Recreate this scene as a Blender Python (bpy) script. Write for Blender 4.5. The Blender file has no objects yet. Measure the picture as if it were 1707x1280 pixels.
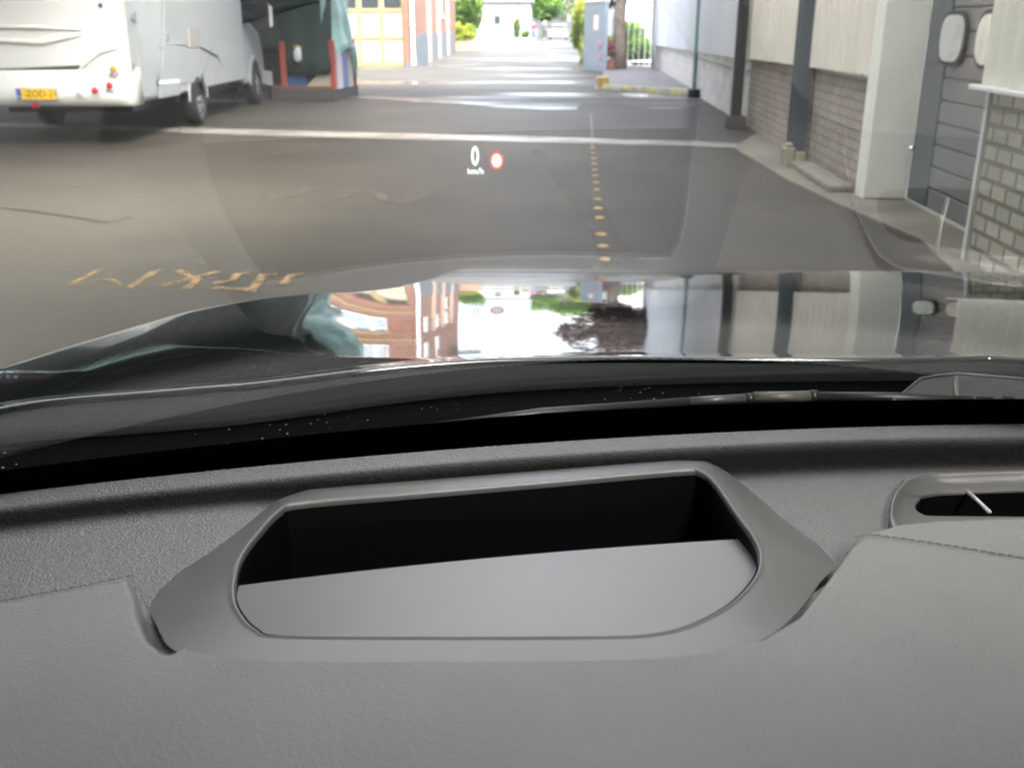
import bpy, bmesh, math, random
import numpy as np
from mathutils import Vector, Matrix
random.seed(7); rng = np.random.default_rng(7)
SC = bpy.context.scene; COL = SC.collection
R = math.radians
# ------------------------------------------------------------------ camera
F, CX, CY, H = 1650.0, 853.5, 640.0, 1.40
PITCH = math.atan((640-42)/F); YAW = R(3.64)
cam = bpy.data.cameras.new('camera'); cam.sensor_width = 36; cam.lens = F/1707*36
cam.clip_start = 0.02; cam.clip_end = 900
cam.dof.use_dof = True; cam.dof.focus_distance = 0.72; cam.dof.aperture_fstop = 14
camo = bpy.data.objects.new('camera', cam); COL.objects.link(camo)
camo.location = (0, 0, H); camo.rotation_euler = (math.pi/2-PITCH, 0, YAW)
SC.camera = camo
# ------------------------------------------------------------------ light
W = bpy.data.worlds.new('World'); SC.world = W; W.use_nodes = True
nt = W.node_tree; bg = nt.nodes['Background']
sky = nt.nodes.new('ShaderNodeTexSky'); sky.sky_type = 'NISHITA'; sky.sun_disc = False
sky.sun_elevation = R(48); sky.sun_rotation = R(150); sky.dust_density = 4.0; sky.ozone_density = 0.6; sky.air_density = 1.0
hs = nt.nodes.new('ShaderNodeHueSaturation'); hs.inputs['Saturation'].default_value = .42
nt.links.new(sky.outputs[0], hs.inputs['Color']); nt.links.new(hs.outputs[0], bg.inputs[0]); bg.inputs[1].default_value = 0.15
sl = bpy.data.lights.new('sun', 'SUN'); sl.energy = 1.5; sl.angle = R(20); sl.color = (1, .96, .9)
so = bpy.data.objects.new('sun', sl); COL.objects.link(so)
so.rotation_euler = (R(42), 0, R(30))     # from behind and to the right (sky sun_rotation 150)
SC.view_settings.view_transform = 'Standard'; SC.view_settings.look = 'None'
SC.view_settings.exposure = 3.45; SC.view_settings.gamma = 1
SC.cycles.use_denoising = True; SC.cycles.max_bounces = 10; SC.cycles.transparent_max_bounces = 24
SC.cycles.sample_clamp_indirect = 6; SC.cycles.caustics_reflective = False; SC.cycles.caustics_refractive = False

# ------------------------------------------------------------------ measuring from the photo (ray through a pixel, met with a real plane)
fwv = np.array([-math.sin(YAW)*math.cos(PITCH), math.cos(YAW)*math.cos(PITCH), -math.sin(PITCH)])
rtv = np.array([math.cos(YAW), math.sin(YAW), 0.]); upv = np.cross(rtv, fwv); CO = np.array([0, 0, H])
def ray(u, v): return fwv + rtv*(u-CX)/F - upv*(v-CY)/F
def onz(u, v, z=0.0):
    d = ray(u, v); return CO + d*((z-H)/d[2])
def ony(u, v, y):
    d = ray(u, v); return CO + d*(y/d[1])
def onx(u, v, x):
    d = ray(u, v); return CO + d*(x/d[0])
# ------------------------------------------------------------------ materials
MATS = {}
def N(nt, t, **k):
    n = nt.nodes.new(t)
    for a, b in k.items(): setattr(n, a, b)
    return n
def mat(name, col, rough=.6, metal=0, var=.0, vs=3., bump=0, bs=40., coat=0, spec=.5, emit=0, alpha=1, bump2=0, bs2=6, rvar=0, dist=.002, det=4):
    if name in MATS: return MATS[name]
    m = bpy.data.materials.new(name); m.use_nodes = True; nt = m.node_tree; b = nt.nodes['Principled BSDF']
    b.inputs['Base Color'].default_value = (*col, 1); b.inputs['Roughness'].default_value = rough
    b.inputs['Metallic'].default_value = metal; b.inputs['Specular IOR Level'].default_value = spec
    b.inputs['Coat Weight'].default_value = coat; b.inputs['Coat Roughness'].default_value = .02
    if alpha < 1: b.inputs['Alpha'].default_value = alpha
    if emit: b.inputs['Emission Color'].default_value = (*col, 1); b.inputs['Emission Strength'].default_value = emit
    tc = N(nt, 'ShaderNodeTexCoord')
    if var:
        n = N(nt, 'ShaderNodeTexNoise'); n.inputs['Scale'].default_value = vs; n.inputs['Detail'].default_value = 5
        nt.links.new(tc.outputs['Object'], n.inputs['Vector'])
        r = N(nt, 'ShaderNodeMapRange'); r.inputs['From Min'].default_value = .3; r.inputs['From Max'].default_value = .7
        r.inputs['To Min'].default_value = 1-var; r.inputs['To Max'].default_value = 1+var; nt.links.new(n.outputs[0], r.inputs[0])
        x = N(nt, 'ShaderNodeVectorMath', operation='SCALE'); x.inputs[0].default_value = col
        nt.links.new(r.outputs[0], x.inputs['Scale']); nt.links.new(x.outputs[0], b.inputs['Base Color'])
        if rvar:
            r2 = N(nt, 'ShaderNodeMapRange'); r2.inputs['From Min'].default_value = .3; r2.inputs['From Max'].default_value = .7
            r2.inputs['To Min'].default_value = max(0, rough-rvar); r2.inputs['To Max'].default_value = rough+rvar
            nt.links.new(n.outputs[0], r2.inputs[0]); nt.links.new(r2.outputs[0], b.inputs['Roughness'])
    last = None
    for bb, ss in ((bump, bs), (bump2, bs2)):
        if bb:
            n = N(nt, 'ShaderNodeTexNoise'); n.inputs['Scale'].default_value = ss; n.inputs['Detail'].default_value = det
            nt.links.new(tc.outputs['Object'], n.inputs['Vector'])
            u = N(nt, 'ShaderNodeBump'); u.inputs['Strength'].default_value = bb; u.inputs['Distance'].default_value = dist
            nt.links.new(n.outputs[0], u.inputs['Height'])
            if last: nt.links.new(last.outputs[0], u.inputs['Normal'])
            last = u
    if last: nt.links.new(last.outputs[0], b.inputs['Normal'])
    MATS[name] = m; return m
def brick(name, c1, c2, mortar, w, h, axis='x', ms=.012, rough=.85, bump=.6, bias=0):
    if name in MATS: return MATS[name]
    m = bpy.data.materials.new(name); m.use_nodes = True; nt = m.node_tree; b = nt.nodes['Principled BSDF']
    tc = N(nt, 'ShaderNodeTexCoord'); sp = N(nt, 'ShaderNodeSeparateXYZ'); cb = N(nt, 'ShaderNodeCombineXYZ')
    nt.links.new(tc.outputs['Object'], sp.inputs[0])
    nt.links.new(sp.outputs['Y' if axis == 'x' else 'X'], cb.inputs[0]); nt.links.new(sp.outputs['Z'], cb.inputs[1])
    t = N(nt, 'ShaderNodeTexBrick'); nt.links.new(cb.outputs[0], t.inputs['Vector'])
    t.inputs['Color1'].default_value = (*c1, 1); t.inputs['Color2'].default_value = (*c2, 1); t.inputs['Mortar'].default_value = (*mortar, 1)
    t.inputs['Scale'].default_value = 1; t.inputs['Brick Width'].default_value = w; t.inputs['Row Height'].default_value = h
    t.inputs['Mortar Size'].default_value = ms; t.inputs['Mortar Smooth'].default_value = .3; t.inputs['Bias'].default_value = bias
    n = N(nt, 'ShaderNodeTexNoise'); n.inputs['Scale'].default_value = 2.5; n.inputs['Detail'].default_value = 6
    nt.links.new(tc.outputs['Object'], n.inputs['Vector'])
    r = N(nt, 'ShaderNodeMapRange'); r.inputs['From Min'].default_value = .3; r.inputs['From Max'].default_value = .7
    r.inputs['To Min'].default_value = .82; r.inputs['To Max'].default_value = 1.12; nt.links.new(n.outputs[0], r.inputs[0])
    x = N(nt, 'ShaderNodeVectorMath', operation='SCALE'); nt.links.new(t.outputs['Color'], x.inputs[0]); nt.links.new(r.outputs[0], x.inputs['Scale'])
    nt.links.new(x.outputs[0], b.inputs['Base Color']); b.inputs['Roughness'].default_value = rough
    u = N(nt, 'ShaderNodeBump'); u.invert = True; u.inputs['Strength'].default_value = bump; u.inputs['Distance'].default_value = .01
    nt.links.new(t.outputs['Fac'], u.inputs['Height']); nt.links.new(u.outputs[0], b.inputs['Normal'])
    MATS[name] = m; return m

# ------------------------------------------------------------------ mesh helpers
def tagk(o, kind): o['kind'] = kind; return o
def tag(o, label, cat, group=None):
    o['label'] = label; o['category'] = cat
    if group: o['group'] = group
    return o
def empty(name, loc=(0, 0, 0), rz=0):
    o = bpy.data.objects.new(name, None); COL.objects.link(o); o.location = loc; o.rotation_euler = (0, 0, rz)
    o.empty_display_size = .1; return o
def rootoff(p):
    """world position of an unrotated thing, to turn world-measured vertices into its own frame"""
    v = Vector((0, 0, 0))
    while p is not None: v += p.location; p = p.parent
    return v
def mesh(name, verts, faces, m, parent=None, smooth=False, world=False):
    me = bpy.data.meshes.new(name)
    if world and parent is not None:
        o_ = rootoff(parent); verts = [(v[0]-o_.x, v[1]-o_.y, v[2]-o_.z) for v in verts]
    me.from_pydata([tuple(map(float, v)) for v in verts], [], faces); me.update()
    for mm in (m if isinstance(m, (list, tuple)) else [m]): me.materials.append(mm)
    o = bpy.data.objects.new(name, me); COL.objects.link(o); o.parent = parent
    if smooth: me.polygons.foreach_set('use_smooth', [True]*len(me.polygons))
    return o
class MB:
    def __init__(s): s.v = []; s.f = []; s.mi = []; s.i = 0
    def add(s, vs, fs):
        k = len(s.v); s.v += [tuple(v) for v in vs]; s.f += [tuple(a+k for a in f) for f in fs]; s.mi += [s.i]*len(fs); return s
    def box(s, x0, x1, y0, y1, z0, z1):
        return s.add([(x, y, z) for z in (z0, z1) for y in (y0, y1) for x in (x0, x1)],
                     [(0, 2, 3, 1), (4, 5, 7, 6), (0, 1, 5, 4), (2, 6, 7, 3), (0, 4, 6, 2), (1, 3, 7, 5)])
    def quad(s, a, b, c, d): return s.add([a, b, c, d], [(0, 1, 2, 3)])
    def prism(s, pts, h0, h1, f=None):
        """outline pts (2D) extruded from h0 to h1; f maps (a,b,h) to xyz"""
        f = f or (lambda a, b, h: (a, b, h)); n = len(pts)
        vs = [f(a, b, h0) for a, b in pts]+[f(a, b, h1) for a, b in pts]
        return s.add(vs, [tuple(range(n))[::-1], tuple(range(n, 2*n))]+[(i, (i+1) % n, n+(i+1) % n, n+i) for i in range(n)])
    def tube(s, pts, rad, n=10, cap=True):
        pts = [Vector(p) for p in pts]; rs = rad if isinstance(rad, (list, tuple)) else [rad]*len(pts)
        vs = []; fs = []
        for i, p in enumerate(pts):
            t = (pts[min(i+1, len(pts)-1)]-pts[max(i-1, 0)]).normalized()
            a = t.cross(Vector((0, 0, 1)));  a = a if a.length > .05 else t.cross(Vector((1, 0, 0))); a.normalize(); b = t.cross(a)
            for k in range(n):
                q = 2*math.pi*k/n; vs.append(p+(a*math.cos(q)+b*math.sin(q))*rs[i])
        for i in range(len(pts)-1):
            for k in range(n): fs.append((i*n+k, i*n+(k+1) % n, (i+1)*n+(k+1) % n, (i+1)*n+k))
        if cap: fs += [tuple(range(n)), tuple(range((len(pts)-1)*n, len(pts)*n))[::-1]]
        return s.add(vs, fs)
    def build(s, name, m, parent=None, smooth=False, bevel=0, world=False, seg=2):
        o = mesh(name, s.v, s.f, m, parent, smooth, world)
        if any(s.mi): o.data.polygons.foreach_set('material_index', s.mi)
        bm = bmesh.new(); bm.from_mesh(o.data); bmesh.ops.recalc_face_normals(bm, faces=bm.faces)
        bm.to_mesh(o.data); bm.free()
        if bevel:
            md = o.modifiers.new('bevel', 'BEVEL'); md.width = bevel; md.segments = seg; md.limit_method = 'ANGLE'; md.angle_limit = R(35)
            o.data.polygons.foreach_set('use_smooth', [True]*len(o.data.polygons))
            w = o.modifiers.new('wn', 'WEIGHTED_NORMAL')
        return o
def spline(pts, n):
    """closed smooth polyline (Catmull-Rom) resampled to n points"""
    P = np.array(pts, float); k = len(P); out = []
    for i in range(k):
        a, b, c, d = P[i-1], P[i], P[(i+1) % k], P[(i+2) % k]
        for t in np.linspace(0, 1, 12, endpoint=False):
            out.append(.5*((2*b)+(-a+c)*t+(2*a-5*b+4*c-d)*t*t+(-a+3*b-3*c+d)*t**3))
    out = np.array(out); seg = np.linalg.norm(np.roll(out, -1, 0)-out, axis=1); L = np.concatenate([[0], np.cumsum(seg)])
    q = np.linspace(0, L[-1], n, endpoint=False); oc = np.vstack([out, out[:1]])
    return np.stack([np.interp(q, L, oc[:, j]) for j in range(P.shape[1])], 1)
def corner(pts, rads, n=6):
    """polygon with rounded corners"""
    P = [np.array(p, float) for p in pts]; k = len(P); out = []
    for i in range(k):
        a, b, c = P[i-1], P[i], P[(i+1) % k]; u = a-b; v = c-b; lu, lv = np.linalg.norm(u), np.linalg.norm(v)
        r = min(rads[i] if isinstance(rads, (list, tuple)) else rads, lu*.48, lv*.48)
        p0, p1 = b+u/lu*r, b+v/lv*r
        for t in np.linspace(0, 1, n): out.append((1-t)**2*p0+2*t*(1-t)*b+t*t*p1)
    return np.array(out)
def resample(P, n, start=None):
    P = np.array(P, float)
    if start is not None:
        k = np.argmin(np.linalg.norm(P[:, :2]-np.array(start), axis=1)); P = np.roll(P, -k, 0)
    oc = np.vstack([P, P[:1]]); L = np.concatenate([[0], np.cumsum(np.linalg.norm(np.diff(oc, axis=0), axis=1))])
    q = np.linspace(0, L[-1], n, endpoint=False)
    return np.stack([np.interp(q, L, oc[:, j]) for j in range(P.shape[1])], 1)
def inside(X, Y, poly):
    c = np.zeros(X.shape, bool); n = len(poly)
    for i in range(n):
        x1, y1 = poly[i-1]; x2, y2 = poly[i]
        m = ((y1 > Y) != (y2 > Y)) & (X < (x2-x1)*(Y-y1)/((y2-y1) if y2 != y1 else 1e-12)+x1); c ^= m
    return c
def pdist(X, Y, poly, closed=True):
    d = np.full(X.shape, 1e9); n = len(poly)
    for i in range(0 if closed else 1, n):
        a = np.array(poly[i-1]); b = np.array(poly[i]); ab = b-a; L = ab@ab+1e-18
        t = np.clip(((X-a[0])*ab[0]+(Y-a[1])*ab[1])/L, 0, 1)
        d = np.minimum(d, np.hypot(X-a[0]-t*ab[0], Y-a[1]-t*ab[1]))
    return d
def gridmesh(name, X, Y, Z, keep, m, parent, world=True, attr=None):
    """height field, quads where keep (per cell)"""
    ny, nx = X.shape; idx = np.arange(ny*nx).reshape(ny, nx)
    q = np.stack([idx[:-1, :-1], idx[:-1, 1:], idx[1:, 1:], idx[1:, :-1]], -1)[keep]
    used = np.unique(q); rem = np.full(ny*nx, -1); rem[used] = np.arange(len(used))
    V = np.stack([X.ravel(), Y.ravel(), Z.ravel()], 1)[used]; q = rem[q]
    o_ = rootoff(parent) if (world and parent) else Vector((0, 0, 0)); V = V-np.array(o_)
    me = bpy.data.meshes.new(name); me.vertices.add(len(V)); me.vertices.foreach_set('co', V.ravel().astype(np.float32))
    me.loops.add(q.size); me.loops.foreach_set('vertex_index', q.ravel().astype(np.int32))
    me.polygons.add(len(q)); me.polygons.foreach_set('loop_start', np.arange(0, q.size, 4, dtype=np.int32))
    me.polygons.foreach_set('use_smooth', np.ones(len(q), bool)); me.update(); me.validate()
    if attr: a = me.attributes.new(attr[0], 'FLOAT', 'POINT'); a.data.foreach_set('value', attr[1].ravel()[used].astype(np.float32))
    me.materials.append(m); o = bpy.data.objects.new(name, me); COL.objects.link(o); o.parent = parent; return o
def text(name, s, size, loc, rot, m, parent, depth=.001, align='CENTER', bold=0):
    c = bpy.data.curves.new(name, 'FONT'); c.body = s; c.size = size; c.extrude = depth; c.offset = bold; c.align_x = align; c.align_y = 'CENTER'
    tmp = bpy.data.objects.new(name, c); COL.objects.link(tmp); bpy.context.view_layer.update()
    me = bpy.data.meshes.new_from_object(tmp.evaluated_get(bpy.context.evaluated_depsgraph_get())); bpy.data.objects.remove(tmp)
    me.name = name; me.materials.clear(); me.materials.append(m)
    o = bpy.data.objects.new(name, me); COL.objects.link(o); o.location = loc; o.rotation_euler = rot; o.parent = parent; return o
def sstep(t): t = np.clip(t, 0, 1); return t*t*(3-2*t)

# ================================================================== THE SETTING
def asphalt(name, dry, wet_y=None):
    m = bpy.data.materials.new(name); m.use_nodes = True; nt = m.node_tree; b = nt.nodes['Principled BSDF']; L = nt.links.new
    tc = N(nt, 'ShaderNodeTexCoord')
    n1 = N(nt, 'ShaderNodeTexNoise'); n1.inputs['Scale'].default_value = .55; n1.inputs['Detail'].default_value = 8; n1.inputs['Roughness'].default_value = .65
    n2 = N(nt, 'ShaderNodeTexNoise'); n2.inputs['Scale'].default_value = 90; n2.inputs['Detail'].default_value = 3
    L(tc.outputs['Object'], n1.inputs['Vector']); L(tc.outputs['Object'], n2.inputs['Vector'])
    cr = N(nt, 'ShaderNodeValToRGB'); e = cr.color_ramp.elements
    e[0].position = .3; e[0].color = (*[c*.55 for c in dry], 1); e[1].position = .72; e[1].color = (*[c*1.5 for c in dry], 1)
    L(n1.outputs[0], cr.inputs[0])
    mx = N(nt, 'ShaderNodeMix', data_type='RGBA', blend_type='MULTIPLY'); mx.inputs['Factor'].default_value = .5
    if not wet_y:   # left of the yard painted paler for the veil reflected in the windscreen
        sp = N(nt, 'ShaderNodeSeparateXYZ'); L(tc.outputs['Object'], sp.inputs[0])
        wv = N(nt, 'ShaderNodeMath', operation='MULTIPLY_ADD'); L(n1.outputs[0], wv.inputs[0]); wv.inputs[1].default_value = 3.0; L(sp.outputs['X'], wv.inputs[2])
        ra = N(nt, 'ShaderNodeMapRange', interpolation_type='SMOOTHSTEP'); ra.inputs['From Min'].default_value = .5; ra.inputs['From Max'].default_value = -2.0; L(wv.outputs[0], ra.inputs[0])
        rb = N(nt, 'ShaderNodeMapRange', interpolation_type='SMOOTHSTEP'); rb.inputs['From Min'].default_value = 11.5; rb.inputs['From Max'].default_value = 5.5; L(sp.outputs['Y'], rb.inputs[0])
        mm = N(nt, 'ShaderNodeMath', operation='MULTIPLY'); L(ra.outputs[0], mm.inputs[0]); L(rb.outputs[0], mm.inputs[1])
        md = N(nt, 'ShaderNodeMix', data_type='RGBA'); L(mm.outputs[0], md.inputs['Factor']); L(cr.outputs[0], md.inputs['A']); md.inputs['B'].default_value = (.165, .15, .115, 1); src = md.outputs['Result']
    else: src = cr.outputs[0]
    L(src, mx.inputs['A']); L(n2.outputs[0], mx.inputs['B']); L(mx.outputs['Result'], b.inputs['Base Color'])
    u = N(nt, 'ShaderNodeBump'); u.inputs['Strength'].default_value = .5; u.inputs['Distance'].default_value = .004
    L(n2.outputs[0], u.inputs['Height']); L(u.outputs[0], b.inputs['Normal'])
    if wet_y:
        n3 = N(nt, 'ShaderNodeTexNoise'); n3.inputs['Scale'].default_value = .22; n3.inputs['Detail'].default_value = 3
        mp = N(nt, 'ShaderNodeMapping'); mp.inputs['Scale'].default_value = (.6, 1.6, 1); L(tc.outputs['Object'], mp.inputs[0]); L(mp.outputs[0], n3.inputs['Vector'])
        r = N(nt, 'ShaderNodeMapRange'); r.inputs['From Min'].default_value = .5; r.inputs['From Max'].default_value = .62
        r.inputs['To Min'].default_value = .65; r.inputs['To Max'].default_value = .22; L(n3.outputs[0], r.inputs[0]); L(r.outputs[0], b.inputs['Roughness'])
        r4 = N(nt, 'ShaderNodeMapRange'); r4.inputs['From Min'].default_value = .5; r4.inputs['From Max'].default_value = .6
        r4.inputs['To Min'].default_value = .5; r4.inputs['To Max'].default_value = .02; L(n3.outputs[0], r4.inputs[0]); L(r4.outputs[0], u.inputs['Strength'])
    else: b.inputs['Roughness'].default_value = .62
    return m
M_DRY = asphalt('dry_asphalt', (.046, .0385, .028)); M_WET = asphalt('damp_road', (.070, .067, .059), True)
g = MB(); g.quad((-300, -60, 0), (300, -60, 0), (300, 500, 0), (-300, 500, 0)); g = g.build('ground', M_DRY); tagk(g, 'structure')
# damp light road outside the canopy, with the wavy edge where the rain stops
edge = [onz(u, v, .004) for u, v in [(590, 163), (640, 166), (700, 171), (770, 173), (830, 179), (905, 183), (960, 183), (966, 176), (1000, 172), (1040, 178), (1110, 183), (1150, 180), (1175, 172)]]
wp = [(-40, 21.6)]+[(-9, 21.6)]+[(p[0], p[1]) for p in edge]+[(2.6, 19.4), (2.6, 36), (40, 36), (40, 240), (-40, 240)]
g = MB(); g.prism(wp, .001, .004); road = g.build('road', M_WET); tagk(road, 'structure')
# pale concrete drainage channel across the yard
def worn(name, col, rough=.7, thr=.45, sc=9, soft=.15, amax=1):
    """worn paint: real gaps where the paint has gone"""
    m = bpy.data.materials.new(name); m.use_nodes = True; nt = m.node_tree; b = nt.nodes['Principled BSDF']
    b.inputs['Base Color'].default_value = (*col, 1); b.inputs['Roughness'].default_value = rough
    tc = N(nt, 'ShaderNodeTexCoord'); n = N(nt, 'ShaderNodeTexNoise'); n.inputs['Scale'].default_value = sc; n.inputs['Detail'].default_value = 6
    nt.links.new(tc.outputs['Object'], n.inputs['Vector'])
    r = N(nt, 'ShaderNodeMapRange'); r.inputs['From Min'].default_value = thr-soft; r.inputs['From Max'].default_value = thr+soft
    r.inputs['To Max'].default_value = amax; nt.links.new(n.outputs[0], r.inputs[0]); nt.links.new(r.outputs[0], b.inputs['Alpha']); return m
M_CONC = worn('channel_concrete', (.30, .29, .26), .4, thr=.36, sc=1.3, soft=.3, amax=.95)
a0, a1 = onz(-20, 196), onz(345, 214); b1 = onz(345, 224)
g = MB(); ch = [onz(u, v, .006) for u, v in [(300, 213), (600, 221), (900, 228), (1150, 236), (1248, 239), (1236, 246), (1140, 243), (900, 237), (600, 230), (300, 221)]]
g.prism([(p[0], p[1]) for p in ch], .001, .007); o = g.build('drainage_channel', M_CONC); tagk(o, 'structure')
g = MB(); ch = [onz(u, v, .006) for u, v in [(-150, 203), (150, 207), (298, 214), (298, 220), (150, 214), (-150, 210)]]
g.prism([(p[0], p[1]) for p in ch], .001, .006); o = g.build('path', mat('old_channel', (.2, .2, .18), .5, var=.3, vs=2)); tagk(o, 'structure')
# concrete strip along the warehouse
g = MB(); st = [onz(u, v, .01) for u, v in [(1236, 246), (1330, 300), (1440, 350), (1560, 400), (1640, 470)]]
g.prism([(p[0]-.1, p[1]) for p in st]+[(2.2, 2.0), (2.95, 2.0), (2.95, 13.9), (2.5, 14.2)], .001, .012)
o = g.build('pavement', mat('strip_concrete', (.17, .155, .125), .8, var=.3, vs=1.2, bump=.4, bs=80)); tagk(o, 'structure')
# dark tyre and oil stains and faint repair lines: flat marks on the ground
def strip(name, pts, w, m, z, kind='structure', extra=None):
    """painted line on the ground through photo-measured points; w = half width in metres"""
    P = [onz(u, v, z) for u, v in pts]; g = MB(); L = []; Rr = []
    for i, p in enumerate(P):
        t = P[min(i+1, len(P)-1)]-P[max(i-1, 0)]; t = t/np.linalg.norm(t[:2]); nn = np.array([-t[1], t[0], 0])
        k = w[i] if isinstance(w, (list, tuple)) else w
        L.append(p+nn*k); Rr.append(p-nn*k)
    for i in range(len(P)-1): g.quad(L[i], L[i+1], Rr[i+1], Rr[i])
    return g
M_YEL = worn('worn_yellow_paint', (.36, .235, .10), thr=.37, soft=.22, amax=.9); M_OLD = worn('old_white_paint', (.15, .125, .10), thr=.52, sc=4, amax=.5)
M_STAIN = worn('oil_stain', (.09, .083, .072), .6, thr=.52, sc=2.2, soft=.22, amax=.42)
let = [[(168, 448), (118, 474), (185, 466), (215, 480), (262, 450)], [(270, 476), (385-20, 452)], [(296, 450), (328, 466), (312, 482)],
       [(420, 455), (398, 455), (384, 468), (355, 472)], [(355, 480), (420, 482)], [(418, 486), (440, 457), (462, 457)], [(472, 474), (486, 458), (506, 457)]]
o = empty('painted_lettering', (-3, 5, 0))
for i, pl in enumerate(let): strip('x', pl, .026, M_YEL, .006+.0006*i).build('letter_stroke', M_YEL, o, world=True)
tag(o, 'worn yellow letters painted on the yard floor, left of the bonnet', 'ground marking')
o = empty('painted_lettering', (-2, 8.6, 0))
for i, pl in enumerate([[(418, 331), (445, 322), (462, 330)], [(478, 330), (520, 312)], [(545, 337), (585, 316)], [(612, 315), (648, 335), (672, 318)], [(664, 338), (712, 318)]]):
    strip('x', pl, [.05, .09, .05][:len(pl)] if i != 4 else .1, M_OLD, .006+.0006*i).build('letter_stroke', M_OLD, o, world=True)
tag(o, 'faded whitish chevron strokes painted on the yard floor ahead of the car', 'ground marking')
o = empty('dotted_line', (.15, 9, 0)); M_DOT = mat('dot_paint', (.34, .22, .09), .6, var=.3, vs=20)
for k, (u, v) in enumerate([(1008, 432), (1005, 410), (1002, 390), (999, 363), (997.5, 347), (996, 332), (994.5, 316), (993.5, 304), (992.5, 293), (991.5, 283), (990.5, 273), (989.5, 264), (988.7, 255), (987.8, 247)]):
    p = onz(u, v, .006); r_ = .036 if k < 6 else .03
    g = MB(); g.prism([(p[0]+r_*math.cos(a)*random.uniform(.85, 1.2), p[1]+1.5*r_*math.sin(a)*random.uniform(.85, 1.2)) for a in np.linspace(0, 2*math.pi, 11)[:-1]], .001, .007); g.build('dot', M_DOT, o, world=True)
g = MB(); g.quad(*[tuple(onz(u, v, .006)) for u, v in [(984, 190), (987, 190), (989, 246), (985.5, 246)]])
g.build('thin_line', mat('faint_line', (.13, .115, .09), .6), o, world=True); tag(o, 'row of small yellow dots running up the middle of the yard', 'ground marking')
g = strip('x', [(890, 250), (945, 300), (985, 350), (1015, 400), (1040, 440)], [.06, .12, .13, .1, .14], M_STAIN, .005)
o = g.build('tyre_mark', M_STAIN); tag(o, 'dark oily tyre track crossing beside the yellow dots', 'ground marking')
g = strip('x', [(0, 346), (90, 357), (180, 371), (220, 362)], .012, M_STAIN, .005)
o = g.build('floor_crack', mat('crack', (.03, .03, .03), .8)); tag(o, 'thin dark crack in the floor behind the white motorhome', 'crack')

# ------------------------------------------------------------------ unseen canopy roof over the yard, extent shaped for light and reflections
t = empty('canopy_roof', (-9, 8, 0)); tag(t, 'high corrugated canopy roof over yard and car, unseen, shaped for the light', 'canopy')
def ribsheet(name, x0, x1, y0, y1, m, pitch=.09):
    xs = np.arange(x0, x1+.001, pitch); vs = []
    for k, x in enumerate(xs): vs += [(x, y0, 6.7+.035*(k % 2)), (x, y1, 6.7+.035*(k % 2))]
    g = MB(); g.add(vs, [(2*k, 2*k+1, 2*k+3, 2*k+2) for k in range(len(xs)-1)]); return g.build(name, m, t, world=True)
M_RS = mat('roof_sheet', (.055, .06, .06), .6, var=.2)
SKX, SKY0, SKY1 = (-3.0, 2.2), 1.5, 14.0
ribsheet('roof_sheet', -24, 2.2, -14, SKY0, M_RS); ribsheet('roof_sheet', -24, 2.2, SKY1, 19.6, M_RS); ribsheet('roof_sheet', -24, SKX[0], SKY0, SKY1, M_RS)
m = bpy.data.materials.new('clear_ribbed_sheet'); m.use_nodes = True; nt = m.node_tree; nt.nodes.remove(nt.nodes['Principled BSDF'])
a_ = N(nt, 'ShaderNodeBsdfTransparent'); a_.inputs[0].default_value = (.93, .92, .89, 1); b_ = N(nt, 'ShaderNodeBsdfTranslucent'); b_.inputs[0].default_value = (.85, .84, .80, 1); c_ = N(nt, 'ShaderNodeMixShader'); c_.inputs[0].default_value = .35
nt.links.new(a_.outputs[0], c_.inputs[1]); nt.links.new(b_.outputs[0], c_.inputs[2]); nt.links.new(c_.outputs[0], nt.nodes['Material Output'].inputs[0])
ribsheet('added_skylight', SKX[0], SKX[1], SKY0, SKY1, m)  # unseen skylight, added to bring light onto the dashboard
for y in (-13.9, -8, -2.9, 2.2, 5.5, 7.6, 9.6, 11.7, 15.6, 19.5):
    g = MB(); g.box(-24, 2.3, y-.06, y+.06, 6.42, 6.67); g.build('roof_beam', mat('beam_paint', (.09, .11, .12), .5), t, world=True)
for x in (-19, -12.5, -6):
    g = MB(); g.box(x-.05, x+.05, -14, 19.4, 6.2, 6.34); g.build('purlin', MATS['beam_paint'], t, world=True)
g = MB(); g.box(-24, 2.9, -14.3, -14.1, 0, 6.66); g.build('added_back_wall', mat('added_wall_grey', (.16, .16, .155), .8, var=.2, vs=.5), t, world=True)  # unseen wall, added to block light reaching the dash from behind
# ------------------------------------------------------------------ warehouse on the right
BW = brick('white_block', (.62, .61, .58), (.55, .54, .52), (.44, .43, .41), .42, .20, 'x', .006, bump=.25)
BT = brick('tan_block', (.37, .325, .27), (.31, .275, .23), (.21, .185, .155), .24, .085, 'x', .010)
BG = brick('grey_block', (.50, .48, .39), (.40, .385, .31), (.22, .21, .165), .21, .105, 'x', .016, bump=1)
t = empty('warehouse', (3, 15, 0)); tag(t, 'long warehouse wall of block base and ribbed cladding along the right', 'building')
def clad(name, x, y0, y1, z0a, z0b, z1, pitch, dep, m, round_=False):
    """ribbed metal sheet in the plane x, lower edge from z0a (y0) to z0b (y1)"""
    n = int((y1-y0)/pitch)*(8 if round_ else 4); g = MB(); vs = []
    for k in range(n+1):
        y = y0+(y1-y0)*k/n
        ph = (k % 8)/8 if round_ else (k % 4)/4
        dx = dep*.5*(1-math.cos(2*math.pi*ph)) if round_ else (dep if (k % 4) in (1, 2) else 0)
        zb = z0a+(z0b-z0a)*k/n; vs += [(x-dx, y, zb), (x-dx, y, z1)]
    g.add(vs, [(2*k, 2*k+1, 2*k+3, 2*k+2) for k in range(n)])
    o = g.build(name, m, t, world=True)
    if round_: o.data.polygons.foreach_set('use_smooth', [True]*len(o.data.polygons))
    return o
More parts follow.
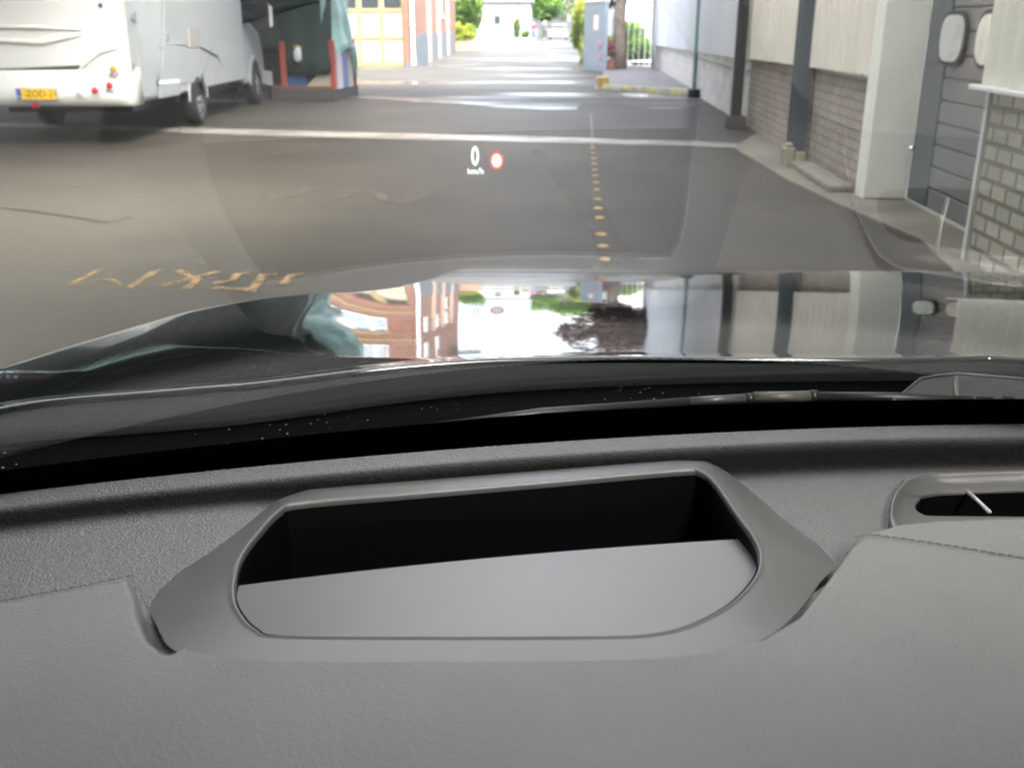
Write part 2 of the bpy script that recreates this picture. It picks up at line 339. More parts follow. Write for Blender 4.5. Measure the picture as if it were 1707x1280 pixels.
M_CLW = mat('cladding_white', (.66, .69, .72), .45, var=.06, vs=.7); M_CLB = mat('cladding_beige', (.66, .63, .545), .42, var=.1, vs=.8)
M_CLR = mat('cladding_cream', (.64, .63, .54), .4, var=.06, vs=.8)
g = MB(); g.box(2.5, 2.75, 15.15, 34.2, 0, .90); g.build('block_base', BW, t, world=True)
g = MB(); g.box(2.49, 2.75, 8.9, 15.14, 0, 1.0); g.build('block_base', BT, t, world=True)
clad('cladding', 2.47, 15.2, 34.2, .93, .80, 7.5, .30, .09, M_CLW)
clad('cladding', 2.46, 8.93, 15.1, 1.01, .95, 7.5, .25, .085, M_CLB)
g = MB(); g.box(2.50, 2.74, 15.16, 34.2, .905, 7.5); g.build('wall_core', mat('core', (.4, .4, .4), .8), t, world=True)
g = MB(); g.box(2.50, 2.74, 8.92, 15.15, 1.004, 7.5); g.build('wall_core', MATS['core'], t, world=True)
g = MB(); g.box(2.42, 2.52, 8.92, 15.1, .985, 1.008); g.build('drip_sill', mat('sill_grey', (.55, .54, .5), .5), t, world=True)
g = MB(); g.box(2.44, 2.52, 15.2, 34.2, .775, .795); g.build('drip_sill', MATS['sill_grey'], t, world=True)
# pale pillar that projects beside the door
g = MB(); g.box(2.44, 2.80, 8.62, 8.90, .0, 7.5); pl = g.build('pillar', mat('pillar_paint', (.76, .77, .69), .55, var=.06, vs=2), t, bevel=.01, world=True)
# sectional door in its recess
M_DOOR = mat('door_grey', (.15, .155, .155), .28, var=.08, vs=2); M_JAMB = mat('door_jamb', (.075, .09, .10), .35)
g = MB(); g.box(2.83, 2.90, 5.9, 8.62, .03, 4.4); dr = g.build('door', M_DOOR, t, world=True)
for k in range(26):
    z = .03+.166*k; g = MB(); g.box(2.80, 2.829, 5.9, 8.12, z, z+.155); g.build('door_section', M_DOOR, dr, bevel=.008, world=True)
g = MB(); g.box(2.795, 2.829, 8.14, 8.615, .03, 4.3); g.build('door_jamb', M_JAMB, dr, bevel=.006, world=True)
g = MB(); g.tube([(2.79, 8.55, .45), (2.73, 8.55, .45)], .014); g.tube([(2.735, 8.57, .46), (2.735, 8.44, .45)], .016)
g.build('handle', mat('bright_metal', (.8, .8, .78), .25, metal=1), dr, smooth=True, world=True)
M_PANE = mat('door_pane', (.55, .56, .52), .12, var=.2, vs=3); M_RUB = mat('rubber', (.02, .02, .02), .5)
for yc in (8.0, 7.27, 6.55):
    rim = corner([(yc-.27, 1.11), (yc+.27, 1.11), (yc+.27, 1.50), (yc-.27, 1.50)], .185)
    g = MB(); g.prism([tuple(p) for p in rim], 2.775, 2.80, lambda a, b, h: (h, a, b)); wf = g.build('window', M_RUB, dr, world=True)
    q = [(yc+(p[0]-yc)*.86, 1.305+(p[1]-1.305)*.84) for p in rim]
    g = MB(); g.prism(q, 2.765, 2.776, lambda a, b, h: (h, a, b)); g.build('pane', M_PANE, wf, world=True)
g = MB(); g.box(2.45, 3.2, 8.62, 8.64, 0, .02); g.box(2.78, 2.95, 5.9, 8.61, .0, .028); g.build('threshold', mat('threshold', (.42, .41, .37), .7), t, world=True)
g = MB(); g.box(2.79, 3.0, 5.9, 8.62, 4.41, 7.5); g.build('wall_core', MATS['core'], t, world=True)
# near wall, standing proud
g = MB(); g.box(2.46, 2.95, -3, 6.26, 0, 1.03); g.build('block_base', BG, t, world=True)
g = MB(); g.box(2.435, 2.50, 6.262, 6.31, 0, 1.06); g.build('corner_trim', mat('trim_white', (.62, .63, .6), .5), t, world=True)
g = MB(); g.box(2.34, 2.95, -3, 6.36, 1.035, 1.065); g.build('drip_sill', MATS['trim_white'], t, bevel=.006, world=True)
clad('cladding', 2.43, -3, 6.33, 1.066, 1.066, 7.5, .19, .06, M_CLR, True)
g = MB(); g.box(2.44, 2.95, -3, 6.32, 1.07, 7.5); g.build('wall_core', MATS['cladding_cream'], t, world=True)
# posts that carry the canopy
def post(x, y, w, m, label, fm, fw_, fh, rnd=False):
    t = empty('canopy_post', (x, y, 0)); tag(t, label, 'post', 'posts along the warehouse wall')
    g = MB()
    if rnd: g.tube([(0, 0, fh), (0, 0, 6.2)], w, 12)
    else:
        g.box(-w, w, -w, -w*.72, fh, 6.2); g.box(-w, w, w*.72, w, fh, 6.2); g.box(-w*.14, w*.14, -w*.72, w*.72, fh, 6.2)
    g.build('shaft', m, t)
    g = MB(); g.box(-fw_, fw_, -fw_, fw_, 0, fh); g.build('footing', fm, t, bevel=.012)
    return t
M_PBL = mat('post_bluegrey', (.055, .075, .09), .4); M_PBK = mat('post_black', (.018, .02, .022), .4); M_PGR = mat('post_green', (.14, .25, .22), .4)
post(2.38, 21.3, .045, M_PGR, 'slim green post, farthest of the three along the wall', mat('foot_black', (.012, .013, .012), .6), .12, .16, True)
post(2.28, 14.9, .07, M_PBK, 'black steel post on a dark block, middle of the three', mat('foot_dark', (.055, .05, .05), .7), .14, .17)
post(2.36, 11.1, .085, M_PBL, 'blue-grey steel post on a stone footing, nearest of the three', mat('foot_stone', (.33, .31, .22), .8, var=.2, vs=6), .10, .12)
t = empty('guard_stone', (2.22, 10.75, 0)); tag(t, 'pale upright stone in front of the nearest post', 'stone')
g = MB(); g.prism(corner([(-.06, -.12), (.06, -.12), (.06, .12), (-.06, .12)], .05).tolist(), 0, .2); g.build('stone_block', mat('stone_pale', (.27, .25, .18), .8, var=.2, vs=8), t, bevel=.02)
g = MB(); g.prism([(-.035, -.09), (.03, -.08), (.04, .08), (-.03, .09)], .199, .24); g.build('stone_cap', MATS['stone_pale'], t, bevel=.012)
g = MB(); g.box(2.22, 2.46, 8.95, 10.6, .012, .075); o = g.build('kerb_stone', mat('kerb_concrete', (.19, .175, .145), .8, var=.25, vs=4), bevel=.015); tag(o, 'low worn concrete kerb at the foot of the tan block wall', 'kerb')

# ------------------------------------------------------------------ raised corner with tree, cabinet and railings
g = MB(); isl = [onz(u, v, .1) for u, v in [(1000, 141), (1148, 150), (1100, 112), (1010, 112)]]
isl = [(isl[0][0], isl[0][1]), (2.48, isl[1][1]), (2.48, 36), (.9, 36)]
g.prism(isl, .001, .10); o = g.build('pavement', mat('paving_grey', (.17, .165, .175), .7, var=.25, vs=3), bevel=.01); tagk(o, 'structure')
x0, y0_, x1, y1_ = isl[0][0], isl[0][1], isl[1][0], isl[1][1]
t = empty('kerb_edge', (x0, y0_, 0)); tag(t, 'yellow painted kerb edge around the raised corner with the tree', 'kerb')
for k in range(8):
    f0, f1 = k/8, (k+.93)/8; g = MB()
    g.prism([(x0+(x1-x0)*f0-x0, (y1_-y0_)*f0-.14), (x0+(x1-x0)*f1-x0, (y1_-y0_)*f1-.14), ((x1-x0)*f1, (y1_-y0_)*f1-.01), ((x1-x0)*f0, (y1_-y0_)*f0-.01)], 0, .11)
    g.build('kerb_block', mat('kerb_yellow', (.58, .50, .24), .7, var=.25, vs=5) if k % 2 == 0 else mat('kerb_pale', (.5, .48, .38), .7, var=.25, vs=5), t, bevel=.01)
t = empty('marker_block', (x0+.06, y0_+.0, 0)); tag(t, 'orange-yellow stone block at the foot of the blue cabinet', 'bollard')
g = MB(); g.prism(corner([(-.15, -.2), (.15, -.2), (.15, .25), (-.15, .25)], .07).tolist(), 0, .27); g.build('stone_body', mat('block_orange', (.42, .28, .10), .6, var=.2, vs=6), t, bevel=.03)
g = MB(); g.prism(corner([(-.17, -.22), (.17, -.22), (.17, .27), (-.17, .27)], .07).tolist(), .0, .05); g.build('stone_foot', MATS['kerb_pale'], t, bevel=.01)

def leaves(name, cfun, n, size, cols, parent, world=True):
    """n leaf clumps, each a few bent leaf-shaped faces, at points given by cfun()"""
    V = []; Fs = []; MI = []
    for i in range(n):
        p, sh = cfun(i); 
        for j in range(2):
            s = size*random.uniform(.55, 1.35); a = Vector((random.gauss(0, 1), random.gauss(0, 1), random.gauss(0, .8))).normalized()
            b = a.cross(Vector((random.gauss(0, 1), random.gauss(0, 1), random.gauss(0, 1)))).normalized()
            q = Vector(p)+Vector((random.uniform(-1, 1), random.uniform(-1, 1), random.uniform(-1, 1)))*size*.7
            c = a.cross(b)*s*.2; k = len(V)
            V += [q-a*s, q+b*s*.45+c, q+a*s, q-b*s*.45+c]; Fs.append((k, k+1, k+2, k+3)); MI.append(sh)
    o = mesh(name, V, Fs, cols, parent, world=world); o.data.polygons.foreach_set('material_index', MI); return o
def leafmat(name, col):
    if name in MATS: return MATS[name]
    m = bpy.data.materials.new(name); m.use_nodes = True; nt = m.node_tree; b = nt.nodes['Principled BSDF']
    b.inputs['Base Color'].default_value = (*col, 1); b.inputs['Roughness'].default_value = .55
    tr = N(nt, 'ShaderNodeBsdfTranslucent'); tr.inputs[0].default_value = (*[min(1, c*1.6) for c in col], 1)
    mx = N(nt, 'ShaderNodeMixShader'); mx.inputs[0].default_value = .35
    nt.links.new(b.outputs[0], mx.inputs[1]); nt.links.new(tr.outputs[0], mx.inputs[2]); nt.links.new(mx.outputs[0], nt.nodes['Material Output'].inputs[0])
    MATS[name] = m; return m
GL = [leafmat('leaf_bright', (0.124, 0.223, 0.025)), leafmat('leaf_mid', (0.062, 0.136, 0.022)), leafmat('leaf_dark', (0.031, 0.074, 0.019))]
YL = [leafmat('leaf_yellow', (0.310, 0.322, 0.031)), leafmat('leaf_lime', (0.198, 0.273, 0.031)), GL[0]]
RL = [leafmat('leaf_purple', (.075, .035, .035)), leafmat('leaf_plum', (.11, .055, .045)), leafmat('leaf_wine', (.05, .025, .028))]
def blob(cx, cy, cz, rx, ry, rz, k=9):
    cs = []
    for i in range(k):
        v = Vector((random.gauss(0, 1), random.gauss(0, 1), random.gauss(0, 1))).normalized()*random.uniform(.25, .8)
        cs.append((cx+v.x*rx, cy+v.y*ry, cz+v.z*rz, random.uniform(.35, .6)))
    def f(i):
        a = random.choice(cs); v = Vector((random.gauss(0, 1), random.gauss(0, 1), random.gauss(0, 1))).normalized()*random.uniform(.6, 1.02)
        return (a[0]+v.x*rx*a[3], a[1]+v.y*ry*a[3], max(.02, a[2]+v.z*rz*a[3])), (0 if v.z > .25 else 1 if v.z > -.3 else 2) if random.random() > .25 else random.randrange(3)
    return f
M_BARK = mat('bark', (.29, .24, .195), .9, var=.3, vs=8, bump=.8, bs=25, dist=.02)
def tree(name, x, y, h0, crown, n, size, cols, label, tr=.17, group=None, cat='tree'):
    t = empty(name, (x, y, 0)); tag(t, label, cat, group)
    cx, cy, cz, rx, ry, rz = crown
    g = MB(); g.tube([(0, 0, 0), (.03, .02, h0*.35), (-.02, 0, h0*.7), (.03, .02, h0), (.05, 0, cz)], [tr*1.35, tr, tr*.95, tr*.8, tr*.35], 12)
    for k in range(7):
        a = k*.9+random.random()*.4; z = h0*.9+k*.12*(cz-h0)
        e = (math.cos(a)*rx*.75, math.sin(a)*ry*.75, z+rz*random.uniform(.4, .8)); g.tube([(0, 0, z), (e[0]*.5, e[1]*.5, z+(e[2]-z)*.6), e], [tr*.4, tr*.25, tr*.06], 7)
    g.build('trunk', M_BARK, t, smooth=True)
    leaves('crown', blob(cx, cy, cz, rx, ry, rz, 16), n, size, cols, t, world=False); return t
tree('copper_tree', 1.27, 33.0, 2.2, (0, 0, 4.9, 2.0, 2.0, 2.7), 5200, .16, RL, 'copper-leaved tree with pale trunk in the raised corner by the railings', .20)
# red flowers round the foot
t = empty('flower_pot', (.98, 32.2, .1)); tag(t, 'reddish flowers in a pot beside the tree trunk', 'plant pot')
g = MB(); g.tube([(0, 0, 0), (0, 0, .3)], [.13, .18], 14); g.build('pot', mat('terracotta', (.35, .16, .12), .8), t)
leaves('flowers', blob(0, 0, .5, .28, .2, .3, 5), 260, .05, [leafmat('petal_red', (.5, .08, .09)), leafmat('petal_pink', (.55, .25, .25)), GL[2]], t, world=False)
# blue-white cabinet / gate leaf
t = empty('sign_cabinet', (.42, 33.0, .09)); tag(t, 'tall pale blue cabinet with a paper notice and red graffiti', 'cabinet')
pa, pb = ony(972, 115, 34.0), ony(1006, 125, 31.5)
ang = math.atan2(pb[1]-pa[1], pb[0]-pa[0]); wdt = math.hypot(pb[0]-pa[0], pb[1]-pa[1])
t.location = (float(pa[0]), float(pa[1]), 0); t.rotation_euler = (0, 0, ang)
M_PB = mat('cabinet_blue', (.24, .31, .37), .45, var=.08, vs=2)
g = MB(); g.box(0, wdt, 0, .10, .05, 2.05); g.build('cabinet_body', M_PB, t, bevel=.02)
g = MB(); g.box(-.03, wdt+.03, -.03, .13, 2.053, 2.11); g.build('cabinet_top', mat('cap_white', (.75, .76, .76), .5), t, bevel=.01)
g = MB(); g.box(.06, wdt-.06, -.012, -.002, .2, 1.95); g.build('door', MATS['cabinet_blue'], t, bevel=.004)
g = MB(); g.box(wdt*.50, wdt*.72, -.018, -.0135, 1.25, 1.68); g.build('notice', mat('notice_paper', (.78, .70, .66), .7), t)
g = MB()
for k, (a, b) in enumerate([((.70, .98), (.78, .80)), ((.78, .92), (.92, .78)), ((.8, .7), (.95, .86)), ((.84, .6), (.93, .42)), ((.93, .6), (.85, .36)), ((.86, .28), (.94, .2))]):
    g.tube([(wdt*a[0], -.016-.001*k, a[1]), (wdt*b[0], -.016-.001*k, b[1])], .018, 6)
g.build('graffiti', mat('spray_red', (.5, .16, .18), .6), t)
# railings
t = empty('railing_fence', (1.5, 35.4, .1)); tag(t, 'tall pale metal railings between the cabinet and the warehouse', 'railings')
M_RAIL = mat('rail_white', (.66, .68, .70), .4)
for k in range(10):
    g = MB(); g.tube([(-.6+.19*k, 0, 0), (-.6+.19*k, 0, 2.5), (-.6+.19*k, 0, 2.6)], [.014, .014, .003], 8); g.build('bar', M_RAIL, t, smooth=True)
for z in (.12, 2.35):
    g = MB(); g.box(-.65, 1.0, -.02, .02, z, z+.05); g.build('rail', M_RAIL, t)
t = empty('hedge', (1.9, 37.2, 0)); tag(t, 'green hedge seen through the railings', 'hedge')
leaves('leaves', blob(0, 0, .75, .95, .7, .75, 14), 2600, .085, GL, t, world=False)
g = MB()
for k in range(9): g.tube([(-.8+.2*k, 0, 0), (-.8+.2*k+.1, 0, .5), (-.8+.2*k, .1, 1.0)], [.02, .014, .006], 6)
g.build('stems', M_BARK, t, smooth=True)
t = empty('hedge', (.62, 38.5, 0)); tag(t, 'bright lime hedge rising just left of the blue cabinet', 'hedge')
t.location = (.05, 39.5, 0)
leaves('leaves', blob(0, 0, 1.1, .42, 1.5, 1.15, 14), 2600, .09, YL, t, world=False)
g = MB()
for k in range(5): g.tube([(0, -1+.5*k, 0), (.1, -1+.5*k, .7), (-.1, -1+.5*k, 1.6)], [.03, .02, .006], 6)
g.build('stems', M_BARK, t, smooth=True)
# pale building behind the railings
t = empty('workshop_building', (5, 55, 0)); tag(t, 'pale panelled workshop standing behind the railings and hedge', 'building')
g = MB(); g.box(1.9, 12, 48, 70, 0, 5.0); g.build('wall', mat('panel_pale', (.62, .63, .64), .5, var=.1, vs=1), t, world=True)
for k in range(8):
    g = MB(); g.box(2.0+.62*k, 2.12+.62*k, 47.94, 47.998, 0, 4.9); g.build('panel_strip', mat('panel_grey', (.33, .34, .35), .5), t, world=True)
g = MB(); g.box(1.7, 12.2, 47.7, 70.2, 5.003, 5.25); g.build('roof', MATS['panel_grey'], t, world=True)
# downpipe at the end of the warehouse
t = empty('drain_pipe', (2.52, 34.35, .1)); tag(t, 'white and grey drain pipe at the far corner of the warehouse', 'pipe')
g = MB(); g.tube([(-.08, 0, .82), (-.08, 0, 6.5)], .085, 14); g.build('pipe_upper', mat('pipe_white', (.70, .74, .80), .35), t, smooth=True)
g = MB(); g.tube([(-.08, 0, 0), (-.08, 0, .82)], .06, 14); g.build('pipe_lower', mat('pipe_grey', (.25, .28, .33), .4), t, smooth=True)

# ------------------------------------------------------------------ brick building with the cream garage door
t = empty('brick_building', (-10, 36.5, 0)); tag(t, 'salmon brick building with cream garage door and blue-grey plinth', 'building')
BO = brick('salmon_brick_front', (.165, .068, .047), (.14, .058, .04), (.15, .11, .085), .22, .07, 'y', .008, bump=.3)
BO2 = brick('salmon_brick_side', (.165, .068, .047), (.14, .058, .04), (.15, .11, .085), .22, .07, 'x', .008, bump=.3)
CR = mat('cream_paint', (.20, .15, .07), .5, var=.05); WH = mat('white_paint', (.80, .80, .78), .45); GLS = mat('window_glass', (.03, .035, .04), .12, spec=.4)
bx0, bx1, by = -22.0, -5.74, 36.5; TOP = 12.5
def wallholes(name, x0, x1, z0, z1, holes, m, depth=.3):
    """front wall in plane y=by with real openings; built of slabs between the opening edges"""
    xs = sorted({x0, x1, *[h[0] for h in holes], *[h[1] for h in holes]}); zs = sorted({z0, z1, *[h[2] for h in holes], *[h[3] for h in holes]})
    g = MB()
    for i in range(len(xs)-1):
        for j in range(len(zs)-1):
            cx, cz = (xs[i]+xs[i+1])/2, (zs[j]+zs[j+1])/2
            if any(h[0] < cx < h[1] and h[2] < cz < h[3] for h in holes): continue
            g.quad((xs[i], by, zs[j]), (xs[i+1], by, zs[j]), (xs[i+1], by, zs[j+1]), (xs[i], by, zs[j+1]))
    for h in holes:
        a, b, c, d = h; e = by+depth
        g.quad((a, by, c), (a, e, c), (a, e, d), (a, by, d)); g.quad((b, by, c), (b, by, d), (b, e, d), (b, e, c))
        g.quad((a, by, d), (a, e, d), (b, e, d), (b, by, d)); g.quad((a, by, c), (b, by, c), (b, e, c), (a, e, c))
    return g.build(name, m, t, world=True)
gar = (-9.3, -6.12, 0.0, 2.55)
holes = [gar]+[(x, x+1.05, z, z+1.75) for x in (-8.0, -9.45, -13.0, -14.45, -18.0) for z in (4.3, 7.7)]
wallholes('wall', bx0, bx1, 0, TOP, holes, BO)
g = MB(); dx, dy = -7.6-bx1, 24.0
g.quad((bx1, by, 0), (bx1+dx*.62, by+dy*.92, 0), (bx1+dx*.62, by+dy*.92, TOP), (bx1, by, TOP))
g.build('wall', BO2, t, world=True); g = MB(); g.quad((bx0, by, 0), (bx0, by+22, 0), (bx0, by+22, TOP), (bx0, by, TOP))
g.build('wall', BO2, t, world=True)
def side(s, off=0): 
    """point on the side wall: s metres from the corner, off metres proud of it"""
    L = math.hypot(dx*.62, dy*.92); ux, uy = dx*.62/L, dy*.92/L; return bx1+ux*s+uy*off, by+uy*s-ux*off
def sidebox(s0, s1, z0, z1, off, name, m, parent=t):
    a, b = side(s0, .001), side(s1, .001); c, d = side(s1, off), side(s0, off)
    g = MB(); g.prism([a, b, c, d], z0, z1); return g.build(name, m, parent, world=True)
PLB = mat('plinth_bluegrey', (.07, .09, .11), .6, var=.1)
sidebox(.25, 4.6, 0, 1.08, .05, 'plinth', PLB); sidebox(5.6, 20, 0, 1.08, .05, 'plinth', PLB)
for s0, s1 in ((4.7, 5.5), (9.5, 10.3), (15, 15.8)): sidebox(s0, s1, 0, 6.5, .12, 'pilaster', mat('pilaster_cream', (.28, .21, .17), .6))
for s0, z in ((12, 1.7), (6.6, 4.3), (12, 4.3), (1.5, 4.3), (1.5, 7.7), (6.6, 7.7)):
    w_ = sidebox(s0, s0+1.2, z, z+1.9, .04, 'window', WH); 
    sidebox(s0+.12, s0+1.08, z+.1, z+1.8, .05, 'pane', GLS, w_)
for z in (3.4, 6.9, 10.2):
    g = MB(); g.box(bx0-.02, bx1+.03, by-.07, by-.001, z, z+.22); g.build('string_course', CR, t, world=True)
g = MB(); g.box(bx0-.2, bx1+.3, by-.32, by+.1, TOP+.003, TOP+.35); g.build('cornice', CR, t, world=True)
g = MB(); g.prism([(by-.4, TOP+.36), (by+23, TOP+.36), (by+11.5, TOP+4.2)], bx0-.2, bx1+.2, lambda a, b, h: (h, a, b)); g.build('roof', mat('roof_tile', (.12, .08, .07), .7, var=.2), t, world=True)
for h in holes[1:]:
    a, b, c, d = h
    g = MB()
    for q in ((a, a+.09, c, d), (b-.09, b, c, d), (a+.09, b-.09, c, c+.09), (a+.09, b-.09, d-.09, d), ((a+b)/2-.035, (a+b)/2+.035, c+.09, d-.09)): g.box(q[0], q[1], by+.12, by+.2, q[2], q[3])
    g.box(a+.09, (a+b)/2-.035, by+.13, by+.19, d-.62, d-.55); g.box((a+b)/2+.035, b-.09, by+.13, by+.19, d-.62, d-.55)
    w_ = g.build('window', WH, t, world=True)
    g = MB(); g.box(a+.09, b-.09, by+.202, by+.22, c+.09, d-.09); g.build('pane', mat('pane_sky', (.22, .26, .30), .05, spec=.9), w_, world=True)
    g = MB(); g.box(a-.1, b+.1, by-.12, by-.001, c-.12, c-.001); g.build('sill', CR, w_, world=True)
    g = MB(); g.box(a-.1, b+.1, by-.06, by-.001, d+.001, d+.2); g.build('lintel', CR, w_, world=True)
# garage door: cream frame, six white panels, row of lights above
g = MB(); a, b, c, d = gar; yb = by+.15
g.box(a, b, yb, yb+.06, c+.01, d-.001); gd = g.build('door', mat('panel_cream', (.30, .285, .22), .5), t, world=True)
g = MB(); nw = 4; pw = (b-a)/nw
for k in range(nw+1): x = a+pw*k; g.box(max(a+.0, x-.07), min(b, x+.07), yb-.05, yb-.001, .01, d-.002)
for k in range(nw):
    xa, xb = a+pw*k+.07, a+pw*(k+1)-.07
    for z0, z1 in ((.01, .16), (.92, 1.03), (1.82, 1.94), (2.42, 2.545)): g.box(xa, xb, yb-.045, yb-.001, z0, z1)
g.build('door_frame', CR, gd, world=True)
for k in range(nw):
    xa, xb = a+pw*k+.10, a+pw*(k+1)-.10; g = MB(); g.box(xa, xb, yb-.012, yb-.002, 1.95, 2.41); g.build('pane', GLS, gd, world=True)
g = MB(); g.tube([(bx1-.06, by-.09, .12), (bx1-.06, by-.09, TOP-.3)], .062, 12); g.tube([(bx1-.06, by-.09, .06), (bx1-.06, by-.09, .35)], .075, 12)
for z in (1.35, 3.3, 5.5, 8.0): g.tube([(bx1-.06, by-.09, z), (bx1-.06, by-.09, z+.09)], .082, 12)
g.build('drain_pipe', MATS['pipe_white'], t, smooth=False, world=True)
g = MB(); g.box(-6.1, -5.90, by-.04, by-.001, 0, .15); g.build('pier_base', PLB, t, world=True)

# ------------------------------------------------------------------ far end of the street
t = empty('planter', (-6.35, 61, 0)); tag(t, 'low brick planter at the far corner of the brick building', 'planter')
BP = brick('planter_brick', (.36, .20, .14), (.30, .17, .12), (.3, .25, .2), .22, .07, 'y', .008)
g = MB(); g.box(-.95, .55, -1.2, -1.0, 0, .5); g.box(-.95, .55, 1.0, 1.2, 0, .5); g.box(-.95, -.75, -1, 1, 0, .5); g.box(.35, .55, -1, 1, 0, .5); g.build('planter_wall', BP, t)
g = MB(); g.box(-.74, .34, -.99, .99, .05, .44); g.build('soil', mat('soil', (.05, .035, .025), .9), t)
t = empty('shrub', (-6.75, 60.8, .4)); tag(t, 'low yellow-green shrub growing in the brick planter', 'shrub')
leaves('leaves', blob(0, 0, .6, .75, .8, .5, 10), 1500, .09, YL, t, world=False); g = MB()
for k in range(5): g.tube([(0, 0, 0), (.12*(k-2), .1*(k % 2), .5)], [.03, .01], 6)
g.build('stems', M_BARK, t)
tree('tall_shrub', -6.75, 64.5, .9, (0, 0, 2.4, .95, 1.2, 1.9), 3000, .12, GL, 'tall green shrub behind the planter, against the brick building', .07, cat='shrub')
t = empty('white_house', (-8, 105, 0)); tag(t, 'small white house with dark roof at the end of the street', 'building')
hw = mat('house_white', (.36, .355, .33), .6)
g = MB(); g.box(-10.75, -5.1, 105, 113, 0, 3.55); g.build('wall', hw, t, world=True)
g = MB(); g.box(-18, -10.751, 106.5, 113, 0, 3.4); g.build('annex', mat('house_grey', (.5, .5, .5), .6), t, world=True)
g = MB(); g.prism([(104.5, 3.553), (113.5, 3.553), (109, 8.2)], -18.3, -4.8, lambda a, b, h: (h, a, b)); rf = g.build('roof', mat('slate', (.15, .17, .20), .6, var=.15, vs=2), t, world=True)
g = MB(); g.box(-15, -14.2, 108.4, 109.2, 7.0, 9.2); g.build('chimney', mat('chimney_brick', (.35, .2, .16), .8), rf, world=True)
g = MB(); g.box(-8.55, -7.75, 104.93, 104.998, .35, 2.4); dd = g.build('door', mat('door_greyblue', (.11, .14, .15), .5), t, world=True)
g = MB(); g.box(-8.4, -7.9, 104.91, 104.928, 1.5, 2.2); g.build('pane', GLS, dd, world=True)
g = MB(); g.box(-10.8, -5.05, 104.9, 104.998, 0, .1); g.build('plinth', MATS['house_grey'], t, world=True)
t = empty('topiary', (-6.2, 103.5, 0)); tag(t, 'narrow olive-green conifer by the right end of the white house', 'shrub')
leaves('leaves', blob(0, 0, 1.2, .42, .42, 1.15, 8), 900, .09, [leafmat('leaf_olive', (.14, .17, .03)), GL[1], GL[2]], t, world=False)
g = MB(); g.tube([(0, 0, 0), (0, 0, 1.4)], [.06, .02], 8); g.build('trunk', M_BARK, t)
t = empty('shrub', (-5.2, 103.2, 0)); tag(t, 'small dull green shrub between the conifer and the walkers', 'shrub')
leaves('leaves', blob(0, 0, .6, .5, .4, .5, 6), 500, .09, GL, t, world=False); g = MB()
g.tube([(0, 0, 0), (.05, 0, .5)], [.04, .02], 6); g.build('stems', M_BARK, t)
for i, (x, y, h0, cr_, n_, lab) in enumerate([
    (-4.2, 122, 2.2, (0, 0, 4.0, 2.6, 2.4, 2.0), 2200, 'round bright green tree just right of the white house'),
    (-1.5, 150, 3.0, (0, 0, 8.0, 5.0, 4, 5.5), 3500, 'big green tree closing the street behind the parked cars'),
    (3.8, 150, 3.0, (0, 0, 7.5, 4.0, 4, 5.0), 3000, 'leafy tree at the far right end of the street'),
    (-7.5, 160, 3.0, (0, 0, 7.0, 4.0, 4, 4.2), 2600, 'green tree rising behind the roof of the white house'),
    (1.0, 95, 1.0, (0, 0, 2.4, 1.4, 2.0, 2.2), 2200, 'lime green bushy tree right of the white parked car')]):
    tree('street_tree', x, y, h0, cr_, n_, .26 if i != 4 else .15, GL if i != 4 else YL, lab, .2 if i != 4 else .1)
t = empty('garden_gate', (-2, 118, 0)); tag(t, 'dark gate across the end of the street behind the cars', 'gate')
g = MB()
for k in range(16): g.box(-2.4+.35*k, -2.1+.35*k, 0, .05, .1, 1.75)
g.build('boards', mat('gate_dark', (.05, .065, .075), .6), t); g = MB(); g.box(-2.6, -2.42, -.05, .1, 0, 2.0); g.box(3.2, 3.38, -.05, .1, 0, 2.0); g.build('gate_post', MATS['gate_dark'], t)
